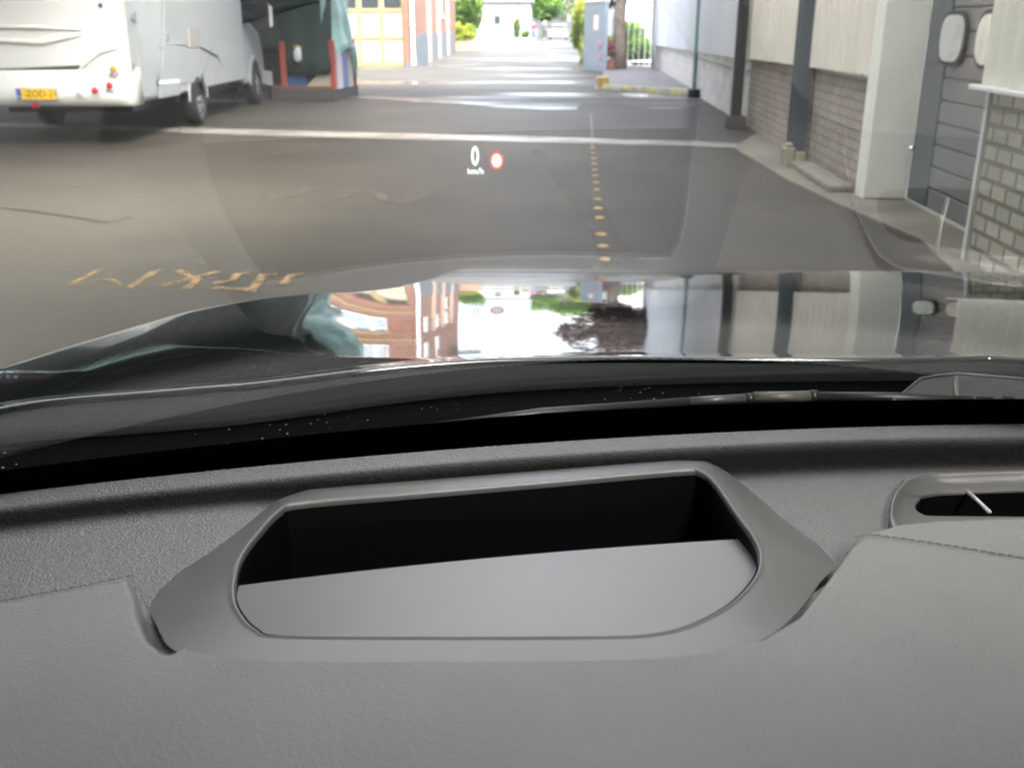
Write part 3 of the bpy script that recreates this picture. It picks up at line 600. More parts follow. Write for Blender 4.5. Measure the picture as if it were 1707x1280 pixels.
def person(x, y, label, jacket, legs, skin=(.5, .3, .22), hair=(.08, .05, .03), carry=None, ph=0):
    t = empty('person', (x, y, 0)); tag(t, label, 'person')
    def sk(name, pts, edges, rads, m, sub=1):
        me = bpy.data.meshes.new(name); me.from_pydata(pts, edges, []); me.materials.append(m)
        o = bpy.data.objects.new(name, me); COL.objects.link(o); o.parent = t
        md = o.modifiers.new('skin', 'SKIN'); 
        if not me.skin_vertices: me.skin_vertices.new()
        for v, r_ in zip(me.skin_vertices[0].data, rads): v.radius = (r_, r_)
        me.skin_vertices[0].data[0].use_root = True
        s = o.modifiers.new('sub', 'SUBSURF'); s.levels = sub; s.render_levels = 2; return o
    P = [(0, 0, .95), (0, 0, 1.15), (0, 0, 1.38), (0, 0, 1.50), (0, 0, 1.58), (0, -.02, 1.68),
         (.17, 0, 1.40), (.23, .03, 1.14), (.22, -.08, .92), (-.17, 0, 1.40), (-.23, -.03, 1.14), (-.22, .08, .92),
         (.10, 0, .90), (.11, -.06, .50), (.11, .0+ph, .09), (.11, -.12+ph, .04), (-.10, 0, .90), (-.11, .08, .50), (-.11, .16, .10), (-.11, .05, .04), (.22, -.1, .84), (-.22, .1, .84)]
    E = [(0, 1), (1, 2), (2, 3), (3, 4), (4, 5), (2, 6), (6, 7), (7, 8), (8, 20), (2, 9), (9, 10), (10, 11), (11, 21), (0, 12), (12, 13), (13, 14), (14, 15), (0, 16), (16, 17), (17, 18), (18, 19)]
    Rr = [.14, .13, .15, .06, .055, .095, .07, .05, .035, .07, .05, .035, .095, .065, .045, .04, .095, .065, .045, .04, .03, .03]
    sk('body', P, E, Rr, mat('skin', skin, .6))
    sk('jacket', [P[0], P[1], P[2], (0, 0, 1.47), P[6], P[7], (.22, -.06, .97), P[9], P[10], (-.22, .06, .97)], [(0, 1), (1, 2), (2, 3), (2, 4), (4, 5), (5, 6), (2, 7), (7, 8), (8, 9)],
       [.175, .16, .175, .09, .095, .072, .055, .095, .072, .055], mat('cloth_%d' % int(jacket[0]*100), jacket, .8))
    sk('trousers', [(0, 0, .97), P[12], P[13], (P[14][0], P[14][1], .14), P[16], P[17], (P[18][0], P[18][1], .14)], [(0, 1), (1, 2), (2, 3), (0, 4), (4, 5), (5, 6)],
       [.15, .115, .082, .065, .115, .082, .065], mat('trouser_%d' % int(legs[2]*100), legs, .8))
    sk('hair', [(0, .02, 1.70), (0, .03, 1.76), (0, .06, 1.62)], [(0, 1), (0, 2)], [.105, .07, .06], mat('hair_%d' % int(hair[0]*100), hair, .7))
    return t
person(-4.55, 106, 'person in a red jacket and blue trousers walking by the white house', (.80, .02, .05), (.05, .11, .40))
person(-3.55, 109, 'person in dark clothes standing between the red jacket and the white car', (.05, .055, .07), (.04, .05, .06), hair=(.5, .42, .32))
def sedan(x, y, col, label):
    t = empty('parked_car', (x, y, 0)); tag(t, label, 'car')
    prof = [(-2.1, .3), (-2.15, .75), (-1.95, .92), (-1.25, .98), (-.6, 1.42), (.9, 1.46), (1.7, 1.05), (2.15, .95), (2.2, .4), (2.1, .28)]
    def tp(a, b, h):
        k = 1 if b < .95 else .78; return (h*k, a, b)
    g = MB(); g.prism(prof, -.88, .88, tp); g.build('body', mat('car_%d' % int(col[0]*100), col, .25, coat=.8), t, bevel=.06)
    g = MB(); g.prism([(-1.22, 1.0), (-.64, 1.37), (-.66, 1.38), (-1.26, 1.01)], -.66, .66, lambda a, b, h: (h, a-.03, b+.02)); g.build('windscreen', GLS, t)
    for sx in (-1, 1):
        g = MB(); g.prism([(-1.05, 1.0), (-.55, 1.34), (.85, 1.37), (1.4, 1.05)], sx*.80, sx*.70+0, lambda a, b, h: (h+sx*.03, a, b)); g.build('side_window', GLS, t)
        for yy in (-1.35, 1.35):
            g = MB(); g.tube([(sx*.72, yy, .32), (sx*.90, yy, .32)], .32, 18); w_ = g.build('wheel', MATS['rubber'], t)
            g = MB(); g.tube([(sx*.895, yy, .32), (sx*.91, yy, .32)], .2, 14); g.build('rim', MATS['bright_metal'], w_)
        g = MB(); g.box(sx*.55-.17, sx*.55+.17, -2.19, -2.12, .62, .76); g.build('headlight', mat('lamp_clear', (.75, .77, .8), .1), t, bevel=.02)
    g = MB(); g.box(-.4, .4, -2.19, -2.13, .4, .56); g.build('grille', M_RUB, t)
    g = MB(); g.box(-.26, .26, -2.21, -2.192, .44, .53); g.build('licence_plate', mat('plate_yellow', (.85, .55, .03), .45), t)
sedan(-2.05, 106.5, (.82, .82, .82), 'white car parked facing us at the end of the street')
sedan(.25, 112, (.03, .035, .04), 'dark car half hidden beside the white parked car')

# ================================================================== MOTORHOME
TH = R(4.3); CB = ony(224, 178, 12.15)
mo = empty('motorhome', (float(CB[0])-1.15*math.cos(TH), float(CB[1])-1.15*math.sin(TH), 0), TH)
tag(mo, 'large white motorhome parked on the left, its rear toward us', 'motorhome')
MI = np.array(Matrix.Rotation(-TH, 3, 'Z')); MO = np.array(mo.location)
def loc(u, v, plane='rear', off=0.0):
    """photo pixel -> point on the motorhome's rear (y=-off) or right side (x=1.15+off), own frame"""
    o_ = MI@(CO-MO); d = MI@ray(u, v)
    t_ = ((-off-o_[1])/d[1]) if plane == 'rear' else ((1.15+off-o_[0])/d[0]); return o_+d*t_
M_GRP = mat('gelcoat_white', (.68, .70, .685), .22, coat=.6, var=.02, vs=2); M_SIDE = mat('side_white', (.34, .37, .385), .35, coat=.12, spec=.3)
M_SEAM = mat('seam_grey', (.34, .35, .36), .6); M_BLK = mat('black_plastic', (.015, .016, .018), .4)
ZB = .47
# living box
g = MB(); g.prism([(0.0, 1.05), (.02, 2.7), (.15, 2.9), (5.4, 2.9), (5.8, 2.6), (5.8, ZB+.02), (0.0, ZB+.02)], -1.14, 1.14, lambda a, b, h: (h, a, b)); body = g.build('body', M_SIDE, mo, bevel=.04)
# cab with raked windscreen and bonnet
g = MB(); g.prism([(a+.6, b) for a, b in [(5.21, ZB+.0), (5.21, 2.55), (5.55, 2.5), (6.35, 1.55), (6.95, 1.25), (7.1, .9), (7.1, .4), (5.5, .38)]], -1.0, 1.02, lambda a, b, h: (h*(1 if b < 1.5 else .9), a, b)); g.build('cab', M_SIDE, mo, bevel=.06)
g = MB(); g.prism([(5.95, 1.42), (5.97, 2.15), (6.4, 2.12), (6.92, 1.44)], 0, .012, lambda a, b, h: (1.03-.1*max(0, b-1.42)/.7+h, a, b)); g.build('cab_window', GLS, mo)
# rear moulding: panel, bumper with curved lower edge
g = MB(); zz = [ZB, ZB+.03, .62, .78, .90]; yy = [-.05, -.13, -.16, -.13, -.05]
vs = []; fs = []; nx = 24
for j, (z, y) in enumerate(zip(zz, yy)):
    for i in range(nx+1):
        x = -1.16+2.32*i/nx; e = 1-abs(x/1.16)**6*.5; vs.append((x, y*e, z+(.03*abs(x/1.16)**3 if j > 2 else 0)))
for j in range(4):
    for i in range(nx): a = j*(nx+1)+i; fs.append((a, a+1, a+nx+2, a+nx+1))
k = len(vs); vs += [(-1.16, .35, ZB), (1.16, .35, ZB), (-1.16, .35, .9), (1.16, .35, .9)]
fs += [(0, k, k+1, nx)[::1]]; fs += [(0, nx+1, 2*(nx+1), 3*(nx+1), 4*(nx+1), k+2, k), (nx, 2*nx+1, 3*nx+2, 4*nx+3, 5*nx+4, k+3, k+1)]
g.add(vs, fs); g.build('bumper', M_GRP, mo, smooth=True)
g = MB(); g.prism([(-1.13, .9), (1.13, .9), (1.14, 2.65), (-1.14, 2.65)], -.04, -.002, lambda a, b, h: (a, h, b)); g.build('rear_panel', M_GRP, mo, bevel=.03)
def relief(name, pts, w, m, off=.055, dep=.02):
    """raised moulding line on the rear, through photo points, mirrored to the left half as well"""
    g = MB(); P = [loc(u, v, 'rear', off) for u, v in pts]
    g.tube([tuple(p) for p in P], [w*.3]+[w]*(len(P)-2)+[w*.3], 8); return g.build(name, m, mo, smooth=True)
M_SHD = mat('moulding_white', (.72, .71, .66), .35)
relief('moulding', [(-160, 42), (-60, 44), (60, 46), (135, 50)], .022, M_SHD)
relief('moulding', [(-160, 50), (-60, 62), (0, 68), (70, 72), (135, 58)], .026, M_SHD)
relief('moulding', [(132, 124), (145, 104), (165, 87), (200, 79)], .022, M_SHD)
relief('moulding', [(-160, 100), (-60, 112), (0, 122), (70, 122), (128, 118)], .02, M_SHD)
g = MB(); P = [loc(u, v, 'rear', .05) for u, v in [(-60, 118), (134, 109), (126, 125), (70, 125), (0, 125), (-60, 125)]]
g.prism([(p[0], p[2]) for p in P], -.046, -.056, lambda a, b, h: (a, h, b)); g.build('ventilation_slot', mat('slot_dark', (.06, .065, .06), .5), mo)
for (u, v, r_, c, nm) in [(190, 116, .042, (.85, .22, .02), 'indicator_light'), (160, 151, .042, (.55, .02, .03), 'tail_light'), (184, 143, .042, (.55, .02, .03), 'tail_light'), (136, 154, .046, (.75, .76, .75), 'reversing_light')]:
    p = loc(u, v, 'rear', .14)
    for sx in (1, -1):
        x = p[0]*sx
        g = MB(); g.tube([(x, -.10, p[2]), (x, -.165, p[2])], r_*1.45, 18); rg = g.build(nm, mat('light_ring', (.68, .7, .68), .2), mo, smooth=False)
        g = MB(); g.tube([(x, -.160, p[2]), (x, -.178, p[2]), (x, -.186, p[2])], [r_, r_*.9, r_*.45], 18); g.build('lens', mat('lens_%s' % nm, c, .12, coat=.5), rg, smooth=True)
pa, pb = loc(27, 149, 'rear', .175), loc(95, 166, 'rear', .175); w_ = pb[0]-pa[0]; hc = (pa[2]+pb[2])/2; hh = .058
g = MB(); g.box(pa[0]-.012, pb[0]+.012, -.176, -.15, hc-hh-.01, hc+hh+.01); pt = g.build('licence_plate', mat('plate_holder', (.30, .31, .30), .5), mo)
g = MB(); g.box(pa[0]+.045, pb[0], -.182, -.177, hc-hh, hc+hh); g.build('plate_face', MATS.get('plate_yellow') or mat('plate_yellow', (.85, .55, .03), .45), pt)
g = MB(); g.box(pa[0], pa[0]+.044, -.182, -.177, hc-hh, hc+hh); g.build('country_band', mat('band_blue', (.06, .12, .5), .4), pt)
text('plate_number', '1-ZOD-21', .105, ((pa[0]+pb[0])/2+.02, -.184, hc), (math.pi/2, 0, 0), M_BLK, pt)
text('country_letters', 'NL', .03, (pa[0]+.022, -.184, hc-.03), (math.pi/2, 0, 0), mat('letter_white', (.8, .8, .8), .5), pt)
p = loc(60, 176, 'rear', .14); g = MB(); g.box(p[0]-.035, p[0]+.035, -.17, -.13, p[2]-.03, p[2]+.03); g.build('fog_light', mat('lens_dark_red', (.30, .02, .04), .2), mo)
p = loc(167, 10, 'rear', .05); g = MB()
g.prism([(p[0]+(.045 if k % 2 == 0 else .017)*math.sin(k*math.pi/5), p[2]+(.045 if k % 2 == 0 else .017)*math.cos(k*math.pi/5)) for k in range(10)], -.047, -.043, lambda a, b, h: (a, h, b)); g.build('star_sticker', mat('sticker_black', (.03, .03, .03), .5), mo)
# right side details (x = 1.15)
def sidepanel(name, px, m, d0, d1, r_=.03, bevel=0):
    P = [loc(u, v, 'side', 0) for u, v in px]; pts = corner([(p[1], p[2]) for p in P], r_, 4)
    g = MB(); g.prism([tuple(q) for q in pts], 1.141+d0, 1.141+d1, lambda a, b, h: (h, a, b)); return g.build(name, m, mo, bevel=bevel)
g = MB(); g.box(1.125, 1.165, -.03, .05, ZB+.1, 2.75); g.build('corner_trim', mat('trim_cream', (.62, .60, .52), .4), mo, bevel=.012)
sidepanel('service_door', [(222, -8), (250, -8), (262, 160), (236, 166)], M_SEAM, 0, .004); sidepanel('service_door', [(223, -6), (249, -6), (261, 158), (237, 164)], M_SIDE, .004, .012, bevel=.004)
sidepanel('entrance_door', [(272, -30), (330, -30), (338, 138), (300, 142), (268, 150)], M_SEAM, 0, .003); sidepanel('entrance_door', [(274, -30), (328, -30), (336, 136), (300, 140), (270, 148)], M_SIDE, .003, .012, bevel=.004)
sidepanel('vent_grille', [(313, 48), (331, 48), (331, 78), (314, 80)], mat('vent_tan', (.36, .34, .31), .6), .012, .024, .008)
sidepanel('locker_door', [(264, 114), (300, 110), (300, 158), (265, 165)], M_SEAM, .012, .014, .01); sidepanel('locker_door', [(266, 116), (298, 112), (298, 156), (267, 162)], M_SIDE, .014, .02, .01, bevel=.003)
sidepanel('decal', [(262, 135), (298, 132), (299, 138), (263, 141)], mat('decal_white', (.85, .86, .86), .3), .02, .022, .002)
for (u, v) in ((222, 28), (278, 62), (262, 130), (220, 112)):
    sidepanel('latch', [(u-2, v-6), (u+2, v-6), (u+2, v+6), (u-2, v+6)], mat('latch_grey', (.22, .22, .23), .4), .012, .03, .004)
g = MB(); P = [loc(u, v, 'side', .01) for u, v in [(262, 78), (300, 74), (335, 78), (362, 92), (372, 112)]]
g.tube([(1.155, p[1], p[2]) for p in P], [.003, .007, .010, .012, .004], 6); g.build('stripe', mat('stripe_grey', (.42, .44, .46), .4), mo)
# wheels and arches
def arch(y, side_x, r0, name='wheel_arch'):
    g = MB(); n = 14; inn = []; out = []
    for k in range(n+1):
        a = math.pi*k/n; inn.append((y+math.cos(a)*r0, .36+math.sin(a)*r0*1.05)); out.append((y+math.cos(a)*(r0+.07), .36+math.sin(a)*(r0+.07)*1.05))
    g.prism(out+inn[::-1], side_x, side_x+.022, lambda a, b, h: (h, a, b)); return g.build(name, M_SIDE, mo, bevel=.012)
def mwheel(y, x, s=1):
    g = MB(); n = 28; vs = []; fs = []; prof = [(-.11, .20), (-.11, .31), (-.085, .355), (.085, .355), (.11, .31), (.11, .21), (.08, .20)]
    for k in range(n):
        a = 2*math.pi*k/n
        for px_, r_ in prof: vs.append((x+px_*s, y+math.cos(a)*r_, .357+math.sin(a)*r_))
    q = len(prof)
    for k in range(n):
        for j in range(q-1): fs.append((k*q+j, k*q+j+1, ((k+1) % n)*q+j+1, ((k+1) % n)*q+j))
    g.add(vs, fs); w = g.build('wheel', M_RUB, mo, smooth=True)
    g = MB(); g.tube([(x+.02*s, y, .357), (x+.07*s, y, .357), (x+.085*s, y, .357)], [.205, .2, .17], 28); r = g.build('rim', mat('rim_silver', (.55, .56, .57), .3, metal=.7), w)
    g = MB(); g.tube([(x+.085*s, y, .357), (x+.115*s, y, .357)], [.07, .05], 12)
    for k in range(6):
        a = k*math.pi/3; g.tube([(x+.086*s, y+math.cos(a)*.14, .357+math.sin(a)*.14), (x+.09*s, y+math.cos(a)*.14, .357+math.sin(a)*.14)], .028, 8)
    g.build('hub_cap', mat('hub_dark', (.12, .12, .13), .4), r)
    return w
YR = float(loc(320, 205, 'side')[1]); YR = 2.75
mwheel(YR, 1.055); mwheel(YR, -1.055, -1); YF = YR+4.85
mwheel(YF-.7, .955); mwheel(YF-.7, -.955, -1)
g = MB(); g.prism([(YR+.42*math.cos(a), .40+.42*math.sin(a)) for a in np.linspace(0, math.pi, 14)], 1.1405, 1.146, lambda a, b, h: (h, a, b)); g.build('wheel_well', M_BLK, mo)
arch(YR, 1.13, .42)
yf = YF-.7; g = MB(); g.prism([(yf+.42*math.cos(a), .40+.42*math.sin(a)) for a in np.linspace(0, math.pi, 14)], 1.0205, 1.032, lambda a, b, h: (h, a, b)); g.build('wheel_well', M_BLK, mo)
arch(yf, 1.02, .42)
g = MB(); g.box(-.8, .8, .9, 5.7, .33, ZB-.003); g.box(-.9, .9, 6.0, 7.0, .25, .36); g.build('chassis', M_BLK, mo)
# cab mirror on its arm
g = MB(); g.tube([(.96, 6.6, 1.52), (1.2, 6.62, 1.55)], .035, 8); g.prism(corner([(1.16, 1.32), (1.42, 1.32), (1.44, 1.78), (1.18, 1.8)], .06, 4).tolist(), 6.55, 6.68, lambda a, b, h: (a, h, b)); mr = g.build('wing_mirror', M_BLK, mo, bevel=.02)
g = MB(); g.prism(corner([(1.445, 1.36), (1.475, 1.38), (1.48, 1.7), (1.45, 1.74)], .01, 3).tolist(), 6.57, 6.67, lambda a, b, h: (a, h, b)); g.build('mirror_cap', mat('chrome_cap', (.7, .72, .74), .2), mr)
g = MB(); g.box(-1.0, 1.0, 7.68, 7.76, .42, .8); g.build('front_bumper', mat('bumper_grey', (.3, .31, .32), .5), mo, bevel=.03)

# ================================================================== TARPAULIN SHED
sh = empty('market_stall', (-4.74, 20.0, 0), R(-4)); tag(sh, 'stall wrapped in dark green netting and pale tarpaulin with red posts', 'stall')
M_RED = mat('post_red', (.36, .07, .055), .5, var=.15, vs=6); M_NET = mat('green_netting', (.018, .038, .034), .85, var=.25, vs=1.2)
g = MB(); g.box(-7.0, 0, 0, 1.6, 0, .20); g.build('plinth', mat('plinth_dark', (.06, .062, .06), .7), sh, bevel=.01)
for x, y in ((-.05, .04), (-1.05, .04), (-2.3, .04), (-.05, 1.45), (-4.0, .04)):
    g = MB(); g.box(x-.05, x+.05, y-.035, y+.055, .203, 1.12 if x > -.1 else 1.1); g.build('post', M_RED, sh, bevel=.006)
g = MB(); g.box(-6, -.105, .0, .06, .205, .26); g.box(-6, -2.36, .0, .06, 1.04, 1.1); g.build('rail', mat('rail_brown', (.16, .08, .06), .6), sh)
g = MB(); g.box(-.99, -.62, .10, .13, .262, .72); g.build('blue_board', mat('board_blue', (.03, .08, .22), .5), sh)
g = MB(); g.box(-.60, -.105, .12, .15, .47, .98); g.build('green_board', mat('board_green', (.025, .12, .05), .5), sh)
g = MB(); g.box(-7, -.12, 1.42, 1.5, .205, 1.5); g.build('back_board', mat('board_dark', (.035, .03, .03), .8), sh)
g = MB(); g.prism([(-.62, .262), (-.105, .262), (-.105, .47), (-.40, .47)], .08, .118, lambda a, b, h: (a, h, b)); g.build('beige_board', mat('board_beige', (.38, .34, .28), .6), sh)
# netting: hanging folded sheet over the front
g = MB(); vs = []; fs = []; nx, nz = 120, 24
for j in range(nz+1):
    for i in range(nx+1):
        x = -13+12.95*i/nx; z0 = 1.0+.10*math.sin(x*2.1)+(.0 if x < -1.1 else -.42); z = z0+(6.64-z0)*j/nz
        y = .02+.05*math.sin(x*5.3+z*.8)+.035*math.sin(x*11+1.3*z)-.05*math.sin(z*2.3)-.03
        vs.append((x, y+.06, z))
for j in range(nz):
    for i in range(nx): a = j*(nx+1)+i; fs.append((a, a+1, a+nx+2, a+nx+1))
g.add(vs, fs); o = g.build('netting', M_NET, sh, smooth=True); md = o.modifiers.new('s', 'SOLIDIFY'); md.thickness = .008
g = MB(); g.tube([(-2.9, -.07, 1.36), (-1.5, -.08, 1.62), (-.3, -.06, 1.86)], .025, 8); g.build('rope', mat('rope_dark', (.012, .035, .03), .8), sh, smooth=True)
# pale tarpaulin bulging round the corner
g = MB(); vs = []; fs = []; nx, nz = 26, 30
for j in range(nz+1):
    f = j/nz; z = .88+4.6*f
    for i in range(nx+1):
        u = i/nx; ang = u*math.pi*.85
        bul = .16+.10*math.sin(z*2.6+.4)+.04*math.sin(z*7+u*5)+.025*math.sin(u*19+z*3)
        x = -.22+.16*u+bul*math.sin(ang)*1.0; y = .03-.10*math.sin(ang*.5)+1.4*u**1.3
        vs.append((x, y, z-(.10*math.sin(u*7)*(1-f))))
for j in range(nz):
    for i in range(nx): a = j*(nx+1)+i; fs.append((a, a+1, a+nx+2, a+nx+1))
g.add(vs, fs); o = g.build('tarpaulin', mat('tarp_teal', (.27, .44, .41), .38, var=.22, vs=2.5, bump=.5, bs=5, dist=.03), sh, smooth=True); md = o.modifiers.new('s', 'SOLIDIFY'); md.thickness = .006
g = MB(); g.tube([(.05, 1.25, .35), (.08, 1.15, .7), (.10, .95, 1.0)], [.02, .06, .08], 8); g.build('tarpaulin_tail', MATS['tarp_teal'], sh, smooth=True)
for k, c in enumerate([(.55, .55, .62), (.16, .20, .42), (.5, .5, .46)]):
    g = MB(); g.box(-.02, .02, .18+.36*k, .46+.36*k, .21, .9); g.build('side_panel', mat('side_board_%d' % k, c, .5), sh)
t = empty('water_drum', (-5.62, 19.82, .98)); t.location = tuple(ony(497, 104, 19.85)); tag(t, 'small white bag hanging beside the left red post of the stall', 'bag')
g = MB(); g.tube([(0, 0, 0), (0, 0, .04), (0, 0, .16), (.01, 0, .24), (.0, 0, .27)], [.03, .07, .08, .06, .02], 12); g.build('bag', mat('bag_white', (.6, .62, .66), .5), t, smooth=True)
t.name = 'hanging_bag'; g = MB(); g.tube([(-.07, .0, .28), (0, 0, .3), (.07, .05, .26)], .02, 8); g.build('strap', mat('strap_yellow', (.35, .33, .06), .6), t, smooth=True)
t = empty('loading_ramp', (0, 0, 0)); pr_ = ony(455, 125, 21.0); t.location = (float(pr_[0]), 20.4, .35); tag(t, 'pale grey board lying low between motorhome and stall', 'board')
t.location = (float(pr_[0])-.25, 19.9, .28)
g = MB(); g.prism([(-.35, .22), (.55, .0), (.55, .26), (-.35, .42)], 0, .05, lambda a, b, h: (a, h, b)); g.build('board', mat('ramp_grey', (.33, .34, .35), .5), t)
g = MB(); g.box(-.3, -.25, .06, .1, -.28, .2); g.box(.45, .5, .06, .1, -.28, .05); g.build('prop', M_BLK, t)

# ================================================================== THE CAR WE SIT IN
car = empty('car', (.38, .9, 0)); tag(car, 'black car we look out of, with grey dashboard and projector well', 'car')
def gl(name, col, rough, gs, strength, dist, spec=.5, strip=False):
    """grained interior plastic / leatherette"""
    m = bpy.data.materials.new(name); m.use_nodes = True; nt = m.node_tree; b = nt.nodes['Principled BSDF']; L = nt.links.new
    b.inputs['Base Color'].default_value = (*col, 1); b.inputs['Roughness'].default_value = rough; b.inputs['Specular IOR Level'].default_value = spec
    tc = N(nt, 'ShaderNodeTexCoord')
    v = N(nt, 'ShaderNodeTexVoronoi', feature='SMOOTH_F1'); v.inputs['Scale'].default_value = gs; v.inputs['Smoothness'].default_value = .6; v.inputs['Randomness'].default_value = 1
    n = N(nt, 'ShaderNodeTexNoise'); n.inputs['Scale'].default_value = gs*.35; n.inputs['Detail'].default_value = 4
    L(tc.outputs['Object'], n.inputs['Vector'])
    d = N(nt, 'ShaderNodeVectorMath', operation='MULTIPLY_ADD'); L(n.outputs['Color'], d.inputs[0]); d.inputs[1].default_value = (.004,)*3; L(tc.outputs['Object'], d.inputs[2])
    L(d.outputs[0], v.inputs['Vector'])
    a = N(nt, 'ShaderNodeMath', operation='ADD'); L(v.outputs['Distance'], a.inputs[0]); L(n.outputs[0], a.inputs[1])
    u = N(nt, 'ShaderNodeBump'); u.inputs['Strength'].default_value = strength; u.inputs['Distance'].default_value = dist; L(a.outputs[0], u.inputs['Height']); L(u.outputs[0], b.inputs['Normal'])
    # tiny worn variation in colour of the material itself
    n2 = N(nt, 'ShaderNodeTexNoise'); n2.inputs['Scale'].default_value = 14; n2.inputs['Detail'].default_value = 5; L(tc.outputs['Object'], n2.inputs['Vector'])
    r = N(nt, 'ShaderNodeMapRange'); r.inputs['From Min'].default_value = .3; r.inputs['From Max'].default_value = .7; r.inputs['To Min'].default_value = .94; r.inputs['To Max'].default_value = 1.06; L(n2.outputs[0], r.inputs[0])
    x = N(nt, 'ShaderNodeVectorMath', operation='SCALE'); x.inputs[0].default_value = col; L(r.outputs[0], x.inputs['Scale']); L(x.outputs[0], b.inputs['Base Color'])
    if strip:   # shade on the step painted near-black into the panel colour, stored per vertex
        at = N(nt, 'ShaderNodeAttribute', attribute_name='step_shade'); mx = N(nt, 'ShaderNodeMix', data_type='RGBA')
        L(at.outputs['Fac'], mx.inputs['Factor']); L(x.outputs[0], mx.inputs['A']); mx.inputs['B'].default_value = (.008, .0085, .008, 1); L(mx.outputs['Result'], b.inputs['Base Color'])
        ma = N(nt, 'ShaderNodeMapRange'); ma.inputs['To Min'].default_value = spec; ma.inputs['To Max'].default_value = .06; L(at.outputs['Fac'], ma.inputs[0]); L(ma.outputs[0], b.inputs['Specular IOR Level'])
    return m
DG = (.15, .148, .142)
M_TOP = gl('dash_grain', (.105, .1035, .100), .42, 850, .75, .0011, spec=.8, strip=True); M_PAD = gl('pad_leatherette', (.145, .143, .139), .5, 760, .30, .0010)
M_BEZ = mat('satin_plastic', (.080, .080, .080), .38, spec=.75, bump=.04, bs=900, dist=.0005); M_PLT = mat('projector_panel', (.10, .10, .101), .36, spec=.75)
M_CAV = mat('cavity_black', (.0015, .0015, .002), .6, spec=.1)
zA, zB = -.250, -.2665
def W2(px, z): return np.array([onz(u, v, H+z)[:2] for u, v in px])
xf = np.polyfit([-.323, -.199, -.038, .138, .303, .48], [.488, .535, .579, .613, .634, .645], 2)
yF = lambda x: np.polyval(xf, x)
pad = W2([(-900, 1120), (-300, 1040), (0, 1000), (110, 980), (222, 957), (234, 990), (243, 1030), (258, 1062), (283, 1080), (300, 1070), (600, 1060), (1100, 1060), (1200, 1062), (1262, 1056), (1320, 1022), (1384, 940), (1408, 906), (1438, 882), (1490, 866), (1560, 860), (1707, 857), (2300, 875), (3200, 960), (3200, 2600), (-900, 2600)], zA)
OUT = [(330, 1094), (285, 1080), (264, 1048), (252, 1005), (300, 953), (400, 878), (480, 820), (520, 809), (700, 795), (900, 779), (1110, 763), (1165, 764), (1205, 780), (1300, 859), (1386, 932), (1364, 974), (1325, 1024), (1276, 1063), (1185, 1092), (1050, 1104), (750, 1108), (450, 1106)]
INN = [(470, 1062), (425, 1050), (397, 1020), (388, 985), (400, 930), (432, 885), (465, 851), (500, 838), (700, 821), (900, 804), (1130, 784), (1168, 786), (1193, 805), (1228, 855), (1257, 895), (1268, 925), (1262, 960), (1222, 1005), (1160, 1040), (1095, 1058), (1000, 1063), (700, 1064)]
NS = 400
def polar(px, n, c=(835, 945), k=3.0):
    P = spline(px, 900)-np.array(c); P[:, 1] *= k; th = np.arctan2(P[:, 1], P[:, 0]); o_ = np.argsort(th); th = th[o_]; P = P[o_]
    # angles follow the inner loop's own spacing
    r = np.hypot(P[:, 0], P[:, 1]); q = n; rr = np.interp(q, np.concatenate([th-2*np.pi, th, th+2*np.pi]), np.tile(r, 3))
    return np.stack([c[0]+rr*np.cos(q), c[1]+rr*np.sin(q)/k], 1)
ti = spline(INN, NS)-np.array((835, 945)); ti[:, 1] *= 3; qa = np.sort(np.arctan2(ti[:, 1], ti[:, 0]))
po, pi_ = polar(OUT, qa), polar(INN, qa)
zo = np.interp(po[:, 1], [760, 880, 980, 1060, 1110], [zB-.0003, zB-.0003, zA-.0038, zA-.0003, zA-.0002])
zi = np.interp(pi_[:, 1], [800, 900, 1000, 1065], [zA+.0035, zA+.0035, zA+.0022, zA+.0012])
wo = np.array([onz(u, v, H+z) for (u, v), z in zip(po, zo)]); wi = np.array([onz(u, v, H+z) for (u, v), z in zip(pi_, zi)])
ctr = wi.mean(0)
rows = []
for t_ in list(np.linspace(0, .9, 14))+[.925, .95, .97, .985, 1.0]:
    r = wo+(wi-wo)*t_; r[:, 2] = wo[:, 2]+(wi[:, 2]-wo[:, 2])*(1-(1-t_)**1.3)+.0006*math.exp(-((1-t_)/.035)**2); rows.append(r)
def shrink(P, d):
    """move a loop d metres inward"""
    T = np.roll(P, -1, 0)-np.roll(P, 1, 0); nn = np.stack([-T[:, 1], T[:, 0], 0*T[:, 0]], 1); nn /= np.linalg.norm(nn, axis=1)[:, None]
    s = np.sign(((ctr-P)*nn).sum(1))[:, None]; return P+nn*s*d
for d_, z_ in ((.0005, +.0003), (.0009, -.0003), (.0011, -.0012), (.0011, -.0032)):
    r = shrink(wi, d_); r[:, 2] = wi[:, 2]+z_; rows.append(r)
V = np.concatenate(rows); Fq = [(j*NS+i, j*NS+(i+1) % NS, (j+1)*NS+(i+1) % NS, (j+1)*NS+i) for j in range(len(rows)-1) for i in range(NS)]
dash = empty('dashboard', (0, 0, 0)); dash.parent = car
mb = MB(); mb.add(V, Fq); bez = mb.build('projector_bezel', M_BEZ, dash, smooth=True, world=True)
# deep well
r0 = shrink(wi, .0011); r0[:, 2] = wi[:, 2]-.0031; r1 = shrink(wi, .004); r1[:, 2] = zA-.085+H
mb = MB(); mb.add(np.concatenate([r0, r1]), [(i, (i+1) % NS, NS+(i+1) % NS, NS+i) for i in range(NS)]+[tuple(range(NS, 2*NS))]); mb.build('projector_well', M_CAV, bez, world=True)
